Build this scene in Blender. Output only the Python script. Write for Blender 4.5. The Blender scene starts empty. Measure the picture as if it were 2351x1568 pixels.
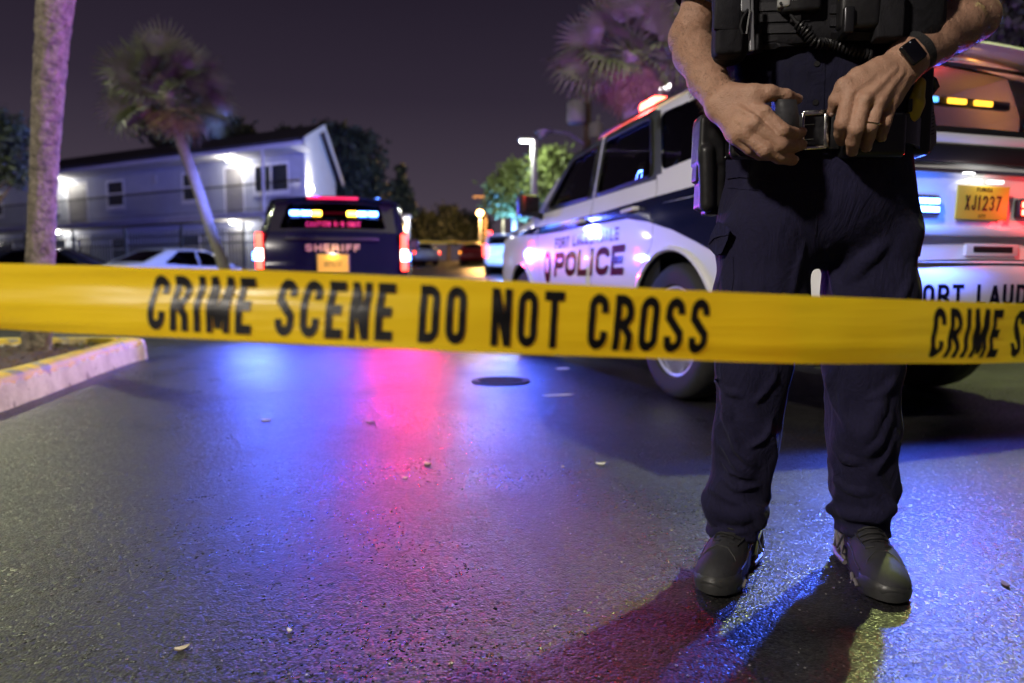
import bpy, bmesh, math, random
import numpy as np
from mathutils import Vector, Matrix, noise
from mathutils.geometry import delaunay_2d_cdt
random.seed(7); rng = np.random.default_rng(7)
sc = bpy.context.scene
COL = sc.collection
R = math.radians
# ------------------------------------------------------------------ camera
CAM_H, FPX, PITCH = 0.69, 1567.0, math.atan(134/1567.0)
cam_d = bpy.data.cameras.new('camera'); cam = bpy.data.objects.new('camera', cam_d); COL.objects.link(cam)
cam.location = (0, 0, CAM_H); cam.rotation_euler = (math.pi/2-PITCH, 0, 0)
cam_d.lens = 24; cam_d.sensor_width = 36; cam_d.clip_end = 2000; cam_d.clip_start = 0.05
cam_d.dof.use_dof = True; cam_d.dof.focus_distance = 1.50; cam_d.dof.aperture_fstop = 2.2
sc.camera = cam
def at(u, v, Y):
    """world point seen at photo pixel (u,v) (2351-wide view) that stands at depth Y"""
    xi = (u-1175.5)/FPX; yi = (784-v)/FPX
    dy = math.cos(PITCH)+yi*math.sin(PITCH); dz = -math.sin(PITCH)+yi*math.cos(PITCH)
    return Vector((Y*xi/dy, Y, CAM_H+Y*dz/dy))
def gnd(u, v):
    xi = (u-1175.5)/FPX; yi = (784-v)/FPX; dy = math.cos(PITCH)+yi*math.sin(PITCH); dz = -math.sin(PITCH)+yi*math.cos(PITCH); t = -CAM_H/dz
    return Vector((t*xi, t*dy, 0))
# ------------------------------------------------------------------ night sky
wd = bpy.data.worlds.new('World'); sc.world = wd; wd.use_nodes = True
nt = wd.node_tree; nt.nodes.clear()
def wn(t): return nt.nodes.new(t)
out = wn('ShaderNodeOutputWorld'); bg = wn('ShaderNodeBackground'); bg2 = wn('ShaderNodeBackground'); add = wn('ShaderNodeAddShader')
sky = wn('ShaderNodeTexSky'); sky.sky_type = 'NISHITA'; sky.sun_disc = False
sky.sun_elevation = R(-6); sky.sun_rotation = R(40)
bg2.inputs['Strength'].default_value = 0.05
nt.links.new(sky.outputs[0], bg2.inputs['Color'])
tc = wn('ShaderNodeTexCoord'); sep = wn('ShaderNodeSeparateXYZ'); ramp = wn('ShaderNodeValToRGB')
nt.links.new(tc.outputs['Generated'], sep.inputs[0]); nt.links.new(sep.outputs['Z'], ramp.inputs[0])
el = ramp.color_ramp.elements
el[0].position = 0.0; el[0].color = (0.085, 0.058, 0.066, 1)
el[1].position = 0.45; el[1].color = (0.0105, 0.0072, 0.0155, 1)
e = el.new(0.10); e.color = (0.062, 0.047, 0.068, 1)
e = el.new(0.25); e.color = (0.029, 0.021, 0.036, 1)
nt.links.new(ramp.outputs[0], bg.inputs['Color']); bg.inputs['Strength'].default_value = 1.0
nt.links.new(bg.outputs[0], add.inputs[0]); nt.links.new(bg2.outputs[0], add.inputs[1]); nt.links.new(add.outputs[0], out.inputs[0])
sun_d = bpy.data.lights.new('added_fill_sun', 'SUN'); sun_d.energy = 0.03; sun_d.angle = R(0.5); sun_d.color = (.8, .85, 1)  # weak cool sun lamp added as overall fill
sun = bpy.data.objects.new('added_fill_sun', sun_d); COL.objects.link(sun); sun.rotation_euler = (R(40), 0, R(40)); sun.location = (0, -5, 30)
# ------------------------------------------------------------------ render / exposure
sc.view_settings.view_transform = 'Standard'; sc.view_settings.look = 'None'
sc.view_settings.exposure = 0.0; sc.view_settings.gamma = 1.0; sc.view_settings.use_curve_mapping = False
sc.render.engine = 'CYCLES'
sc.cycles.use_denoising = True; sc.cycles.max_bounces = 6; sc.cycles.glossy_bounces = 3; sc.cycles.diffuse_bounces = 2
sc.cycles.transparent_max_bounces = 12; sc.cycles.sample_clamp_indirect = 4.0; sc.cycles.sample_clamp_direct = 0
sc.cycles.caustics_reflective = False; sc.cycles.caustics_refractive = False; sc.cycles.blur_glossy = 0.5
# ------------------------------------------------------------------ materials
M = {}
def mat(name, col=(.5, .5, .5), rough=.5, metal=0.0, spec=.5, emit=None, es=0.0, coat=0.0, sheen=0.0, trans=0.0,
        nscale=0, namt=0.0, bump=0.0, bscale=0, bdist=.002, alpha=1.0, sss=0.0):
    m = bpy.data.materials.new(name); m.use_nodes = True; t = m.node_tree; b = t.nodes['Principled BSDF']
    b.inputs['Base Color'].default_value = (*col, 1); b.inputs['Roughness'].default_value = rough
    b.inputs['Metallic'].default_value = metal; b.inputs['Specular IOR Level'].default_value = spec
    b.inputs['Coat Weight'].default_value = coat; b.inputs['Coat Roughness'].default_value = .04
    b.inputs['Sheen Weight'].default_value = sheen; b.inputs['Transmission Weight'].default_value = trans
    b.inputs['Alpha'].default_value = alpha
    if sss: b.inputs['Subsurface Weight'].default_value = sss; b.inputs['Subsurface Radius'].default_value = (.012, .005, .003); b.inputs['Subsurface Scale'].default_value = 1.0
    if emit: b.inputs['Emission Color'].default_value = (*emit, 1); b.inputs['Emission Strength'].default_value = es
    if nscale or bump:
        co = t.nodes.new('ShaderNodeTexCoord')
    if nscale:
        n = t.nodes.new('ShaderNodeTexNoise'); n.inputs['Scale'].default_value = nscale; n.inputs['Detail'].default_value = 5; n.inputs['Roughness'].default_value = .65
        t.links.new(co.outputs['Object'], n.inputs['Vector'])
        mx = t.nodes.new('ShaderNodeMix'); mx.data_type = 'RGBA'
        mx.inputs[6].default_value = (*[max(0, c*(1-namt)) for c in col], 1); mx.inputs[7].default_value = (*[min(1, c*(1+namt)) for c in col], 1)
        cr = t.nodes.new('ShaderNodeMapRange'); cr.inputs[1].default_value = .3; cr.inputs[2].default_value = .7
        t.links.new(n.outputs[0], cr.inputs[0]); t.links.new(cr.outputs[0], mx.inputs[0]); t.links.new(mx.outputs[2], b.inputs['Base Color'])
        rr = t.nodes.new('ShaderNodeMapRange'); rr.inputs[1].default_value = .3; rr.inputs[2].default_value = .7
        rr.inputs[3].default_value = max(0, rough-.08); rr.inputs[4].default_value = min(1, rough+.08)
        t.links.new(n.outputs[0], rr.inputs[0]); t.links.new(rr.outputs[0], b.inputs['Roughness'])
    if bump:
        n2 = t.nodes.new('ShaderNodeTexNoise'); n2.inputs['Scale'].default_value = bscale; n2.inputs['Detail'].default_value = 4
        t.links.new(co.outputs['Object'], n2.inputs['Vector'])
        bp = t.nodes.new('ShaderNodeBump'); bp.inputs['Strength'].default_value = bump; bp.inputs['Distance'].default_value = bdist
        t.links.new(n2.outputs[0], bp.inputs['Height']); t.links.new(bp.outputs[0], b.inputs['Normal'])
    M[name] = m; return m
def emis(name, col, s): return mat(name, (.02, .02, .02), .4, emit=col, es=s)
# --- asphalt: aggregate with glinting chips, damp sheen
def asphalt():
    m = bpy.data.materials.new('asphalt'); m.use_nodes = True; t = m.node_tree; b = t.nodes['Principled BSDF']; N = t.nodes.new; L = t.links.new
    co = N('ShaderNodeTexCoord')
    v = N('ShaderNodeTexVoronoi'); v.inputs['Scale'].default_value = 165; L(co.outputs['Object'], v.inputs['Vector'])
    v2 = N('ShaderNodeTexVoronoi'); v2.inputs['Scale'].default_value = 55; L(co.outputs['Object'], v2.inputs['Vector'])
    n = N('ShaderNodeTexNoise'); n.inputs['Scale'].default_value = 220; n.inputs['Detail'].default_value = 3; L(co.outputs['Object'], n.inputs['Vector'])
    big = N('ShaderNodeTexNoise'); big.inputs['Scale'].default_value = .9; big.inputs['Detail'].default_value = 6; big.inputs['Roughness'].default_value = .7; L(co.outputs['Object'], big.inputs['Vector'])
    mid = N('ShaderNodeTexNoise'); mid.inputs['Scale'].default_value = 14; mid.inputs['Detail'].default_value = 5; mid.inputs['Roughness'].default_value = .7; L(co.outputs['Object'], mid.inputs['Vector'])
    def mr(src, a, bb, c, d):
        x = N('ShaderNodeMapRange'); x.inputs[1].default_value = a; x.inputs[2].default_value = bb; x.inputs[3].default_value = c; x.inputs[4].default_value = d; L(src, x.inputs[0]); return x.outputs[0]
    def mth(op, a, bb):
        x = N('ShaderNodeMath'); x.operation = op
        for i, q in enumerate((a, bb)):
            if isinstance(q, (int, float)): x.inputs[i].default_value = q
            else: L(q, x.inputs[i])
        return x.outputs[0]
    sp = N('ShaderNodeSeparateColor'); L(v.outputs['Color'], sp.inputs[0])
    chip = mr(sp.outputs[0], .2, 1, .55, 1.9)
    patch = mr(big.outputs[0], .3, .72, .55, 1.5)
    patch2 = mr(mid.outputs[0], .3, .7, .8, 1.2)
    val = mth('MULTIPLY', mth('MULTIPLY', chip, patch), mth('MULTIPLY', patch2, .018))
    cc = N('ShaderNodeCombineColor'); L(val, cc.inputs[0]); L(mth('MULTIPLY', val, .97), cc.inputs[1]); L(mth('MULTIPLY', val, .98), cc.inputs[2])
    L(cc.outputs[0], b.inputs['Base Color'])
    rg = mth('ADD', mr(big.outputs[0], .32, .68, .31, .52), mr(sp.outputs[1], 0, 1, -.14, .14)); L(rg, b.inputs['Roughness'])
    b.inputs['Specular IOR Level'].default_value = .5
    h = mth('ADD', mth('MULTIPLY', v.outputs['Distance'], -.7), mth('ADD', mth('MULTIPLY', v2.outputs['Distance'], -.55), mth('MULTIPLY', n.outputs[0], .35)))
    h = mth('ADD', h, mth('MULTIPLY', mid.outputs[0], .25))
    bp = N('ShaderNodeBump'); bp.inputs['Strength'].default_value = .62; bp.inputs['Distance'].default_value = .0032; L(h, bp.inputs['Height'])
    # every chip of stone tips its own way, so a few of them glint
    vs_ = N('ShaderNodeVectorMath'); vs_.operation = 'SUBTRACT'; vs_.inputs[1].default_value = (.5, .5, .5); L(v.outputs['Color'], vs_.inputs[0])
    vm = N('ShaderNodeVectorMath'); vm.operation = 'SCALE'; vm.inputs['Scale'].default_value = .28; L(vs_.outputs[0], vm.inputs[0])
    gn = N('ShaderNodeNewGeometry'); va = N('ShaderNodeVectorMath'); va.operation = 'ADD'; L(gn.outputs['Normal'], va.inputs[0]); L(vm.outputs[0], va.inputs[1])
    vn = N('ShaderNodeVectorMath'); vn.operation = 'NORMALIZE'; L(va.outputs[0], vn.inputs[0]); L(vn.outputs[0], bp.inputs['Normal'])
    L(bp.outputs[0], b.inputs['Normal'])
    M['asphalt'] = m
asphalt()
def kerbpaint():
    m = bpy.data.materials.new('kerb_paint'); m.use_nodes = True; t = m.node_tree; b = t.nodes['Principled BSDF']; N = t.nodes.new; L = t.links.new
    co = N('ShaderNodeTexCoord'); geo = N('ShaderNodeSeparateXYZ'); L(co.outputs['Object'], geo.inputs[0])
    n = N('ShaderNodeTexNoise'); n.inputs['Scale'].default_value = 9; n.inputs['Detail'].default_value = 5; L(co.outputs['Object'], n.inputs['Vector'])
    n2 = N('ShaderNodeTexNoise'); n2.inputs['Scale'].default_value = 5; n2.inputs['Detail'].default_value = 6; n2.inputs['Roughness'].default_value = .7; L(co.outputs['Object'], n2.inputs['Vector'])
    a = N('ShaderNodeMath'); a.operation = 'MULTIPLY_ADD'; a.inputs[1].default_value = .09; L(n.outputs[0], a.inputs[0]); L(geo.outputs['Z'], a.inputs[2])
    gt = N('ShaderNodeMapRange'); gt.inputs[1].default_value = .176; gt.inputs[2].default_value = .186; L(a.outputs[0], gt.inputs[0])
    mx = N('ShaderNodeMix'); mx.data_type = 'RGBA'; mx.inputs[6].default_value = (.72, .70, .68, 1); mx.inputs[7].default_value = (.74, .52, .02, 1); L(gt.outputs[0], mx.inputs[0])
    ch = N('ShaderNodeMapRange'); ch.inputs[1].default_value = .565; ch.inputs[2].default_value = .60; L(n2.outputs[0], ch.inputs[0])
    mx2 = N('ShaderNodeMix'); mx2.data_type = 'RGBA'; mx2.inputs[7].default_value = (.26, .25, .24, 1); L(ch.outputs[0], mx2.inputs[0]); L(mx.outputs[2], mx2.inputs[6])
    n3 = N('ShaderNodeTexNoise'); n3.inputs['Scale'].default_value = 2.3; n3.inputs['Detail'].default_value = 8; n3.inputs['Roughness'].default_value = .75; L(co.outputs['Object'], n3.inputs['Vector'])
    gr = N('ShaderNodeMapRange'); gr.inputs[1].default_value = .42; gr.inputs[2].default_value = .70; gr.inputs[3].default_value = 0; gr.inputs[4].default_value = .75; L(n3.outputs[0], gr.inputs[0])
    mx3 = N('ShaderNodeMix'); mx3.data_type = 'RGBA'; mx3.inputs[7].default_value = (.17, .15, .13, 1); L(gr.outputs[0], mx3.inputs[0]); L(mx2.outputs[2], mx3.inputs[6])
    L(mx3.outputs[2], b.inputs['Base Color']); b.inputs['Roughness'].default_value = .6
    bp = N('ShaderNodeBump'); bp.inputs['Strength'].default_value = .4; bp.inputs['Distance'].default_value = .006; L(n2.outputs[0], bp.inputs['Height']); L(bp.outputs[0], b.inputs['Normal'])
    M['kerb_paint'] = m
kerbpaint()
def glassmat(name, tint, op):
    m = bpy.data.materials.new(name); m.use_nodes = True; t = m.node_tree; t.nodes.clear(); N = t.nodes.new; L = t.links.new
    o = N('ShaderNodeOutputMaterial'); tr = N('ShaderNodeBsdfTransparent'); tr.inputs[0].default_value = (*tint, 1)
    gl = N('ShaderNodeBsdfGlossy'); gl.inputs['Roughness'].default_value = .03; gl.inputs[0].default_value = (.9, .9, .9, 1)
    fr = N('ShaderNodeFresnel'); fr.inputs[0].default_value = 1.5; mx = N('ShaderNodeMixShader')
    L(fr.outputs[0], mx.inputs[0]); L(tr.outputs[0], mx.inputs[1]); L(gl.outputs[0], mx.inputs[2]); L(mx.outputs[0], o.inputs[0]); M[name] = m
glassmat('clear_glass', (.62, .62, .66), 0); glassmat('tint_glass', (.06, .06, .07), 0)
def ribbon_plastic():
    m = bpy.data.materials.new('yellow_plastic'); m.use_nodes = True; t = m.node_tree; b = t.nodes['Principled BSDF']; N = t.nodes.new; L = t.links.new
    b.inputs['Base Color'].default_value = (.93, .70, .016, 1); b.inputs['Roughness'].default_value = .34; b.inputs['Specular IOR Level'].default_value = .5
    tl = N('ShaderNodeBsdfTranslucent'); tl.inputs[0].default_value = (.86, .50, .01, 1); mx = N('ShaderNodeMixShader'); mx.inputs[0].default_value = .28
    o = t.nodes['Material Output']; L(b.outputs[0], mx.inputs[1]); L(tl.outputs[0], mx.inputs[2]); L(mx.outputs[0], o.inputs[0])
    co = N('ShaderNodeTexCoord'); mp = N('ShaderNodeMapping'); mp.inputs['Scale'].default_value = (4, 4, 60); L(co.outputs['Object'], mp.inputs[0])
    n = N('ShaderNodeTexNoise'); n.inputs['Scale'].default_value = 1; n.inputs['Detail'].default_value = 3; L(mp.outputs[0], n.inputs['Vector'])
    bp = N('ShaderNodeBump'); bp.inputs['Strength'].default_value = .5; bp.inputs['Distance'].default_value = .006; L(n.outputs[0], bp.inputs['Height']); L(bp.outputs[0], b.inputs['Normal'])
    M['yellow_plastic'] = m
ribbon_plastic()
mat('black_ink', (.006, .005, .006), .45)
mat('soil', (.085, .058, .042), .95, nscale=30, namt=.5, bump=.8, bscale=60, bdist=.02)
mat('bark_chip', (.13, .08, .055), .9, nscale=40, namt=.5)
mat('trunk_bark', (.19, .165, .125), .88, nscale=16, namt=.65, bump=1.0, bscale=38, bdist=.022)
mat('trunk_bark_far', (.20, .18, .15), .85, nscale=12, namt=.3)
mat('frond_green', (.105, .125, .055), .5, nscale=3, namt=.35)
mat('frond_dry', (.22, .15, .075), .7, nscale=6, namt=.35)
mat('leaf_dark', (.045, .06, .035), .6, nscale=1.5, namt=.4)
mat('leaf_lamplit', (.13, .17, .045), .55, nscale=2, namt=.4)  # leaf colour carries the street lamp's yellow-green light
mat('stucco', (.43, .45, .49), .85, nscale=3, namt=.08, bump=.3, bscale=60, bdist=.005)
mat('stucco_white', (.74, .73, .72), .8, nscale=3, namt=.06)
mat('shingle', (.055, .05, .052), .9, nscale=6, namt=.3)
mat('fascia', (.62, .61, .60), .6, nscale=5, namt=.06)
mat('trim_white', (.78, .78, .77), .5)
mat('door_grey', (.26, .25, .24), .55, nscale=4, namt=.1)
mat('pane_dark', (.03, .035, .035), .08, spec=.6)
mat('curtain', (.13, .15, .12), .9, nscale=8, namt=.3)
mat('concrete', (.34, .33, .32), .85, nscale=5, namt=.15)
mat('black_steel', (.012, .012, .014), .45)
mat('galv_steel', (.36, .37, .39), .45, metal=.6, nscale=8, namt=.15)
mat('white_steel', (.62, .62, .62), .5)
mat('utility_grey', (.42, .42, .44), .6)
mat('wood_pole', (.16, .12, .085), .9, nscale=12, namt=.3)
mat('paint_white', (.80, .80, .81), .35, spec=.3, coat=.9, nscale=1.2, namt=.02)
mat('paint_dark', (.006, .007, .018), .14, spec=.35, coat=.25)
mat('paint_silver', (.50, .53, .58), .32, metal=.25, coat=.6)
mat('paint_redlit', (.32, .02, .02), .32, coat=.7)  # red light falling on the far car, put into its paint colour
mat('decal_navy', (.005, .007, .030), .10, spec=.35)
mat('decal_maroon', (.11, .010, .018), .10, spec=.35)
mat('decal_gold', (.62, .40, .20), .4)
mat('decal_red', (.95, .05, .20), .45)
mat('black_trim', (.012, .012, .013), .42)
mat('seam', (.004, .004, .005), .9)
mat('rubber', (.022, .022, .023), .75, nscale=30, namt=.25)
mat('alloy', (.70, .70, .72), .28, metal=.35)
mat('chrome', (.78, .78, .80), .10, metal=1.0)
mat('well_dark', (.008, .008, .01), .9)
mat('plate_yellow', (.80, .55, .04), .4)
mat('interior_tan', (.24, .22, .21), .8, nscale=5, namt=.12)
mat('interior_dark', (.03, .03, .034), .7)
mat('lens_red', (.45, .012, .012), .12, coat=.5)
mat('lens_clear', (.55, .56, .60), .1, coat=.5)
mat('flag_white', (.8, .8, .8), .5); mat('flag_red', (.5, .02, .03), .5); mat('flag_blue', (.015, .03, .2), .5)
mat('leaf_litter', (.42, .34, .22), .7, nscale=60, namt=.3)
mat('pebble', (.55, .50, .46), .7, nscale=60, namt=.25)
mat('iron', (.010, .010, .011), .75, nscale=40, namt=.4, bump=.5, bscale=60)
mat('road_paint', (.70, .70, .68), .55, nscale=25, namt=.2)
# uniform and skin
mat('trouser', (.0132, .0118, .036), .85, spec=.16, sheen=.03, nscale=120, namt=.22, bump=.35, bscale=700, bdist=.0012)
mat('shirt', (.0095, .0090, .025), .82, spec=.16, sheen=.03, nscale=90, namt=.2, bump=.3, bscale=700, bdist=.001)
mat('vest', (.011, .0105, .0135), .75, spec=.22, sheen=.03, nscale=60, namt=.3, bump=.5, bscale=420, bdist=.0015)
mat('webbing', (.015, .0145, .0185), .65, spec=.25, nscale=80, namt=.3, bump=.6, bscale=350, bdist=.0015)
mat('leather', (.010, .010, .012), .36, nscale=60, namt=.3, bump=.35, bscale=260, bdist=.001)
mat('polymer', (.014, .0135, .015), .42, spec=.32, nscale=60, namt=.2, bump=.2, bscale=600, bdist=.0006)
mat('gunmetal', (.05, .05, .055), .32, metal=.8)
mat('nickel', (.70, .69, .62), .20, metal=1.0, nscale=40, namt=.1)
mat('gold', (.85, .60, .25), .18, metal=1.0)
mat('watch_glass', (.004, .004, .006), .05, spec=.7)
mat('watch_case', (.02, .02, .022), .2, metal=.6)
mat('yellow_polymer', (.62, .46, .03), .45)
mat('cam_grey', (.34, .34, .33), .45)
mat('print_white', (.6, .6, .6), .5)
mat('knit_grey', (.021, .021, .025), .72, nscale=150, namt=.25, bump=.5, bscale=500, bdist=.001)
mat('knit_dark', (.018, .018, .020), .75, nscale=150, namt=.25)
mat('overlay', (.034, .034, .034), .42, nscale=60, namt=.15)
mat('lace', (.012, .012, .013), .7)
mat('outsole', (.015, .015, .016), .7, nscale=50, namt=.3)
mat('heel_frame', (.15, .135, .14), .42)
mat('hair_brown', (.10, .06, .035), .5); mat('hair_dark', (.03, .02, .015), .6)
mat('eye_white', (.7, .68, .66), .2); mat('lip', (.45, .2, .17), .5)
def skinmat():
    m = mat('skin', (.46, .27, .19), .52, spec=.42, sss=.06); t = m.node_tree; b = t.nodes['Principled BSDF']; N = t.nodes.new; L = t.links.new
    co = N('ShaderNodeTexCoord')
    n = N('ShaderNodeTexNoise'); n.inputs['Scale'].default_value = 28; n.inputs['Detail'].default_value = 6; n.inputs['Roughness'].default_value = .65; L(co.outputs['Object'], n.inputs['Vector'])
    cr = N('ShaderNodeValToRGB'); L(n.outputs[0], cr.inputs[0]); e = cr.color_ramp.elements
    e[0].position = .25; e[0].color = (.345, .185, .12, 1); e[1].position = .75; e[1].color = (.475, .285, .195, 1)
    L(cr.outputs[0], b.inputs['Base Color'])
    v = N('ShaderNodeTexVoronoi'); v.inputs['Scale'].default_value = 420; L(co.outputs['Object'], v.inputs['Vector'])
    n3 = N('ShaderNodeTexNoise'); n3.inputs['Scale'].default_value = 90; n3.inputs['Detail'].default_value = 5; L(co.outputs['Object'], n3.inputs['Vector'])
    ad = N('ShaderNodeMath'); ad.operation = 'MULTIPLY_ADD'; ad.inputs[1].default_value = .35; L(v.outputs['Distance'], ad.inputs[0]); L(n3.outputs[0], ad.inputs[2])
    bp = N('ShaderNodeBump'); bp.inputs['Strength'].default_value = .75; bp.inputs['Distance'].default_value = .0032; L(ad.outputs[0], bp.inputs['Height']); L(bp.outputs[0], b.inputs['Normal'])
skinmat()
def cloth_creases(name, sc_, dist):
    t = M[name].node_tree; b = t.nodes['Principled BSDF']; N = t.nodes.new; L = t.links.new
    co = N('ShaderNodeTexCoord'); mp = N('ShaderNodeMapping'); mp.inputs['Scale'].default_value = (1, 1, .55); mp.inputs['Rotation'].default_value = (.3, .5, 0); L(co.outputs['Object'], mp.inputs[0])
    n = N('ShaderNodeTexNoise'); n.inputs['Scale'].default_value = sc_; n.inputs['Detail'].default_value = 7; n.inputs['Roughness'].default_value = .6; n.inputs['Distortion'].default_value = 1.2; L(mp.outputs[0], n.inputs['Vector'])
    old = [l for l in t.links if l.to_socket == b.inputs['Normal']][0].from_node
    bp = N('ShaderNodeBump'); bp.inputs['Strength'].default_value = .75; bp.inputs['Distance'].default_value = dist; L(n.outputs[0], bp.inputs['Height']); L(old.outputs[0], bp.inputs['Normal']); L(bp.outputs[0], b.inputs['Normal'])
cloth_creases('trouser', 13, .016); cloth_creases('shirt', 16, .010); cloth_creases('vest', 22, .006)
# emitters (only lit lamps)
emis('lamp_white', (1, .98, .92), 30); emis('lamp_cool', (.85, 1, .95), 40); emis('lamp_sodium', (1, .55, .16), 30)
emis('led_blue', (.08, .22, 1), 26); emis('led_red', (1, .055, .03), 34); emis('led_amber', (1, .50, .04), 20)
emis('led_blue_dim', (.10, .42, 1), 5); emis('led_red_dim', (1, .04, .03), 4); emis('led_amber_dim', (1, .48, .03), 6)
emis('tail_lit', (1, .05, .03), 9); emis('tail_white', (1, .62, .5), 14); emis('brake_strip', (1, .01, .10), 1.6)
emis('reverse_lit', (.7, .8, 1), 20); emis('plate_lamp', (1, 1, .95), 2.2); emis('orange_lit', (1, .30, .02), 5)
# ------------------------------------------------------------------ helpers
def mesh_obj(name, verts, faces, m, parent=None, smooth=False, world=True):
    """verts in world space unless world=False (then local to the parent)"""
    me = bpy.data.meshes.new(name)
    if isinstance(verts, np.ndarray): verts = verts.tolist()
    if isinstance(faces, np.ndarray): faces = faces.tolist()
    me.from_pydata([tuple(v) for v in verts], [], faces); me.update()
    return link(name, me, m, parent, smooth, world)
def link(name, me, m, parent=None, smooth=False, world=True):
    if m: me.materials.append(M[m] if isinstance(m, str) else m)
    if smooth: me.polygons.foreach_set('use_smooth', [True]*len(me.polygons))
    o = bpy.data.objects.new(name, me); COL.objects.link(o)
    if parent is not None:
        o.parent = parent
        if world: o.matrix_parent_inverse = WM[parent.name].inverted()
    WM[o.name] = (WM[parent.name] if (parent is not None and not world) else Matrix())
    return o
WM = {}
def thing(name, label, cat, loc=(0, 0, 0), rotz=0.0, group=None):
    o = bpy.data.objects.new(name, None); COL.objects.link(o); o.location = loc; o.rotation_euler = (0, 0, rotz); o.empty_display_size = .1
    WM[o.name] = Matrix.Translation(loc) @ Matrix.Rotation(rotz, 4, 'Z')
    return tag(o, label, cat, group)
def tag(o, label=None, cat=None, group=None, kind=None):
    if label: o['label'] = label
    if cat: o['category'] = cat
    if group: o['group'] = group
    if kind: o['kind'] = kind
    return o
def copy_tree(o, parent=None):
    c = o.copy(); COL.objects.link(c); c.parent = parent; WM[c.name] = Matrix()
    for ch in list(o.children): copy_tree(ch, c)
    return c
def light(name, kind, loc, energy, col, parent=None, radius=.05, spot=None, aim=None, blend=.5, size=None):
    d = bpy.data.lights.new(name, kind); d.energy = energy; d.color = col
    if kind in ('POINT', 'SPOT'): d.shadow_soft_size = radius
    if kind == 'SPOT': d.spot_size = spot; d.spot_blend = blend
    if kind == 'AREA': d.shape = 'RECTANGLE'; d.size, d.size_y = size
    o = bpy.data.objects.new(name, d); COL.objects.link(o); o.location = loc
    if aim is not None: o.rotation_euler = Vector(aim).to_track_quat('-Z', 'Y').to_euler()
    if parent is not None: o.parent = parent; o.matrix_parent_inverse = WM[parent.name].inverted()
    return o
class MB:
    """collects shapes; build() links them as one mesh object"""
    def __init__(s): s.v = []; s.f = []
    def raw(s, v, f):
        k = len(s.v); s.v += [tuple(x) for x in v]; s.f += [tuple(i+k for i in q) for q in f]; return s
    def box(s, c, h, rot=None, bev=0.0, seg=2):
        bm = bmesh.new(); bmesh.ops.create_cube(bm, size=2)
        for v in bm.verts: v.co = Vector((v.co.x*h[0], v.co.y*h[1], v.co.z*h[2]))
        if bev: bmesh.ops.bevel(bm, geom=bm.edges[:], offset=bev, segments=seg, profile=.5, affect='EDGES')
        mt = Matrix.Translation(c) @ (rot.to_4x4() if rot is not None else Matrix())
        bm.verts.ensure_lookup_table(); bm.verts.index_update()
        vs = [mt @ v.co for v in bm.verts]; fs = [[v.index for v in f.verts] for f in bm.faces]; bm.free(); return s.raw(vs, fs)
    def tube(s, pts, r, n=8, cap=True, closed=False):
        pts = [Vector(p) for p in pts]; rs = r if isinstance(r, (list, tuple)) else [r]*len(pts); vs = []; fs = []
        m = len(pts); up = None
        for i, p in enumerate(pts):
            if closed: t = pts[(i+1) % m]-pts[i-1]
            else: t = pts[min(i+1, m-1)]-pts[max(i-1, 0)]
            t.normalize()
            if up is None: up = t.orthogonal().normalized()
            up = (up-t*up.dot(t)); up = up.normalized() if up.length > 1e-6 else t.orthogonal().normalized()
            b = t.cross(up)
            for k in range(n):
                a = 2*math.pi*k/n; vs.append(p+(up*math.cos(a)+b*math.sin(a))*rs[i])
        for i in range(m if closed else m-1):
            j = (i+1) % m
            for k in range(n): fs.append((i*n+k, i*n+(k+1) % n, j*n+(k+1) % n, j*n+k))
        if cap and not closed: fs.append(tuple(range(n-1, -1, -1))); fs.append(tuple((m-1)*n+k for k in range(n)))
        return s.raw(vs, fs)
    def lathe(s, prof, c, axis='Z', n=24, rot=None):
        vs = []; fs = []
        for (r, h) in prof:
            for k in range(n):
                a = 2*math.pi*k/n; x, y = r*math.cos(a), r*math.sin(a)
                p = {'Z': (x, y, h), 'Y': (x, h, y), 'X': (h, x, y)}[axis]
                p = Vector(p); p = rot @ p if rot is not None else p
                vs.append(Vector(c)+p)
        m = len(prof)
        for i in range(m-1):
            for k in range(n): fs.append((i*n+k, i*n+(k+1) % n, (i+1)*n+(k+1) % n, (i+1)*n+k))
        if prof[0][0] > 1e-5: fs.append(tuple(range(n-1, -1, -1)))
        if prof[-1][0] > 1e-5: fs.append(tuple((m-1)*n+k for k in range(n)))
        return s.raw(vs, fs)
    def ell(s, c, r, rot=None, n=12, m=8):
        vs = []; fs = []
        for i in range(m+1):
            th = math.pi*i/m
            for k in range(n):
                a = 2*math.pi*k/n; p = Vector((r[0]*math.sin(th)*math.cos(a), r[1]*math.sin(th)*math.sin(a), r[2]*math.cos(th)))
                vs.append(Vector(c)+(rot @ p if rot is not None else p))
        for i in range(m):
            for k in range(n): fs.append((i*n+k, (i+1)*n+k, (i+1)*n+(k+1) % n, i*n+(k+1) % n))
        return s.raw(vs, fs)
    def loft(s, rings, closed=True, cap=True):
        n = len(rings[0]); vs = [p for r in rings for p in r]; fs = []
        for i in range(len(rings)-1):
            for k in range(n if closed else n-1): fs.append((i*n+k, i*n+(k+1) % n, (i+1)*n+(k+1) % n, (i+1)*n+k))
        if cap and closed: fs.append(tuple(range(n-1, -1, -1))); fs.append(tuple((len(rings)-1)*n+k for k in range(n)))
        return s.raw(vs, fs)
    def build(s, name, m, parent=None, smooth=False, world=True, weld=False):
        o = mesh_obj(name, s.v, s.f, m, parent, smooth, world)
        bm = bmesh.new(); bm.from_mesh(o.data)
        if weld: bmesh.ops.remove_doubles(bm, verts=bm.verts[:], dist=1e-5)
        bmesh.ops.recalc_face_normals(bm, faces=bm.faces[:]); bm.to_mesh(o.data); bm.free()
        if smooth: auto(o)
        return o
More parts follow.
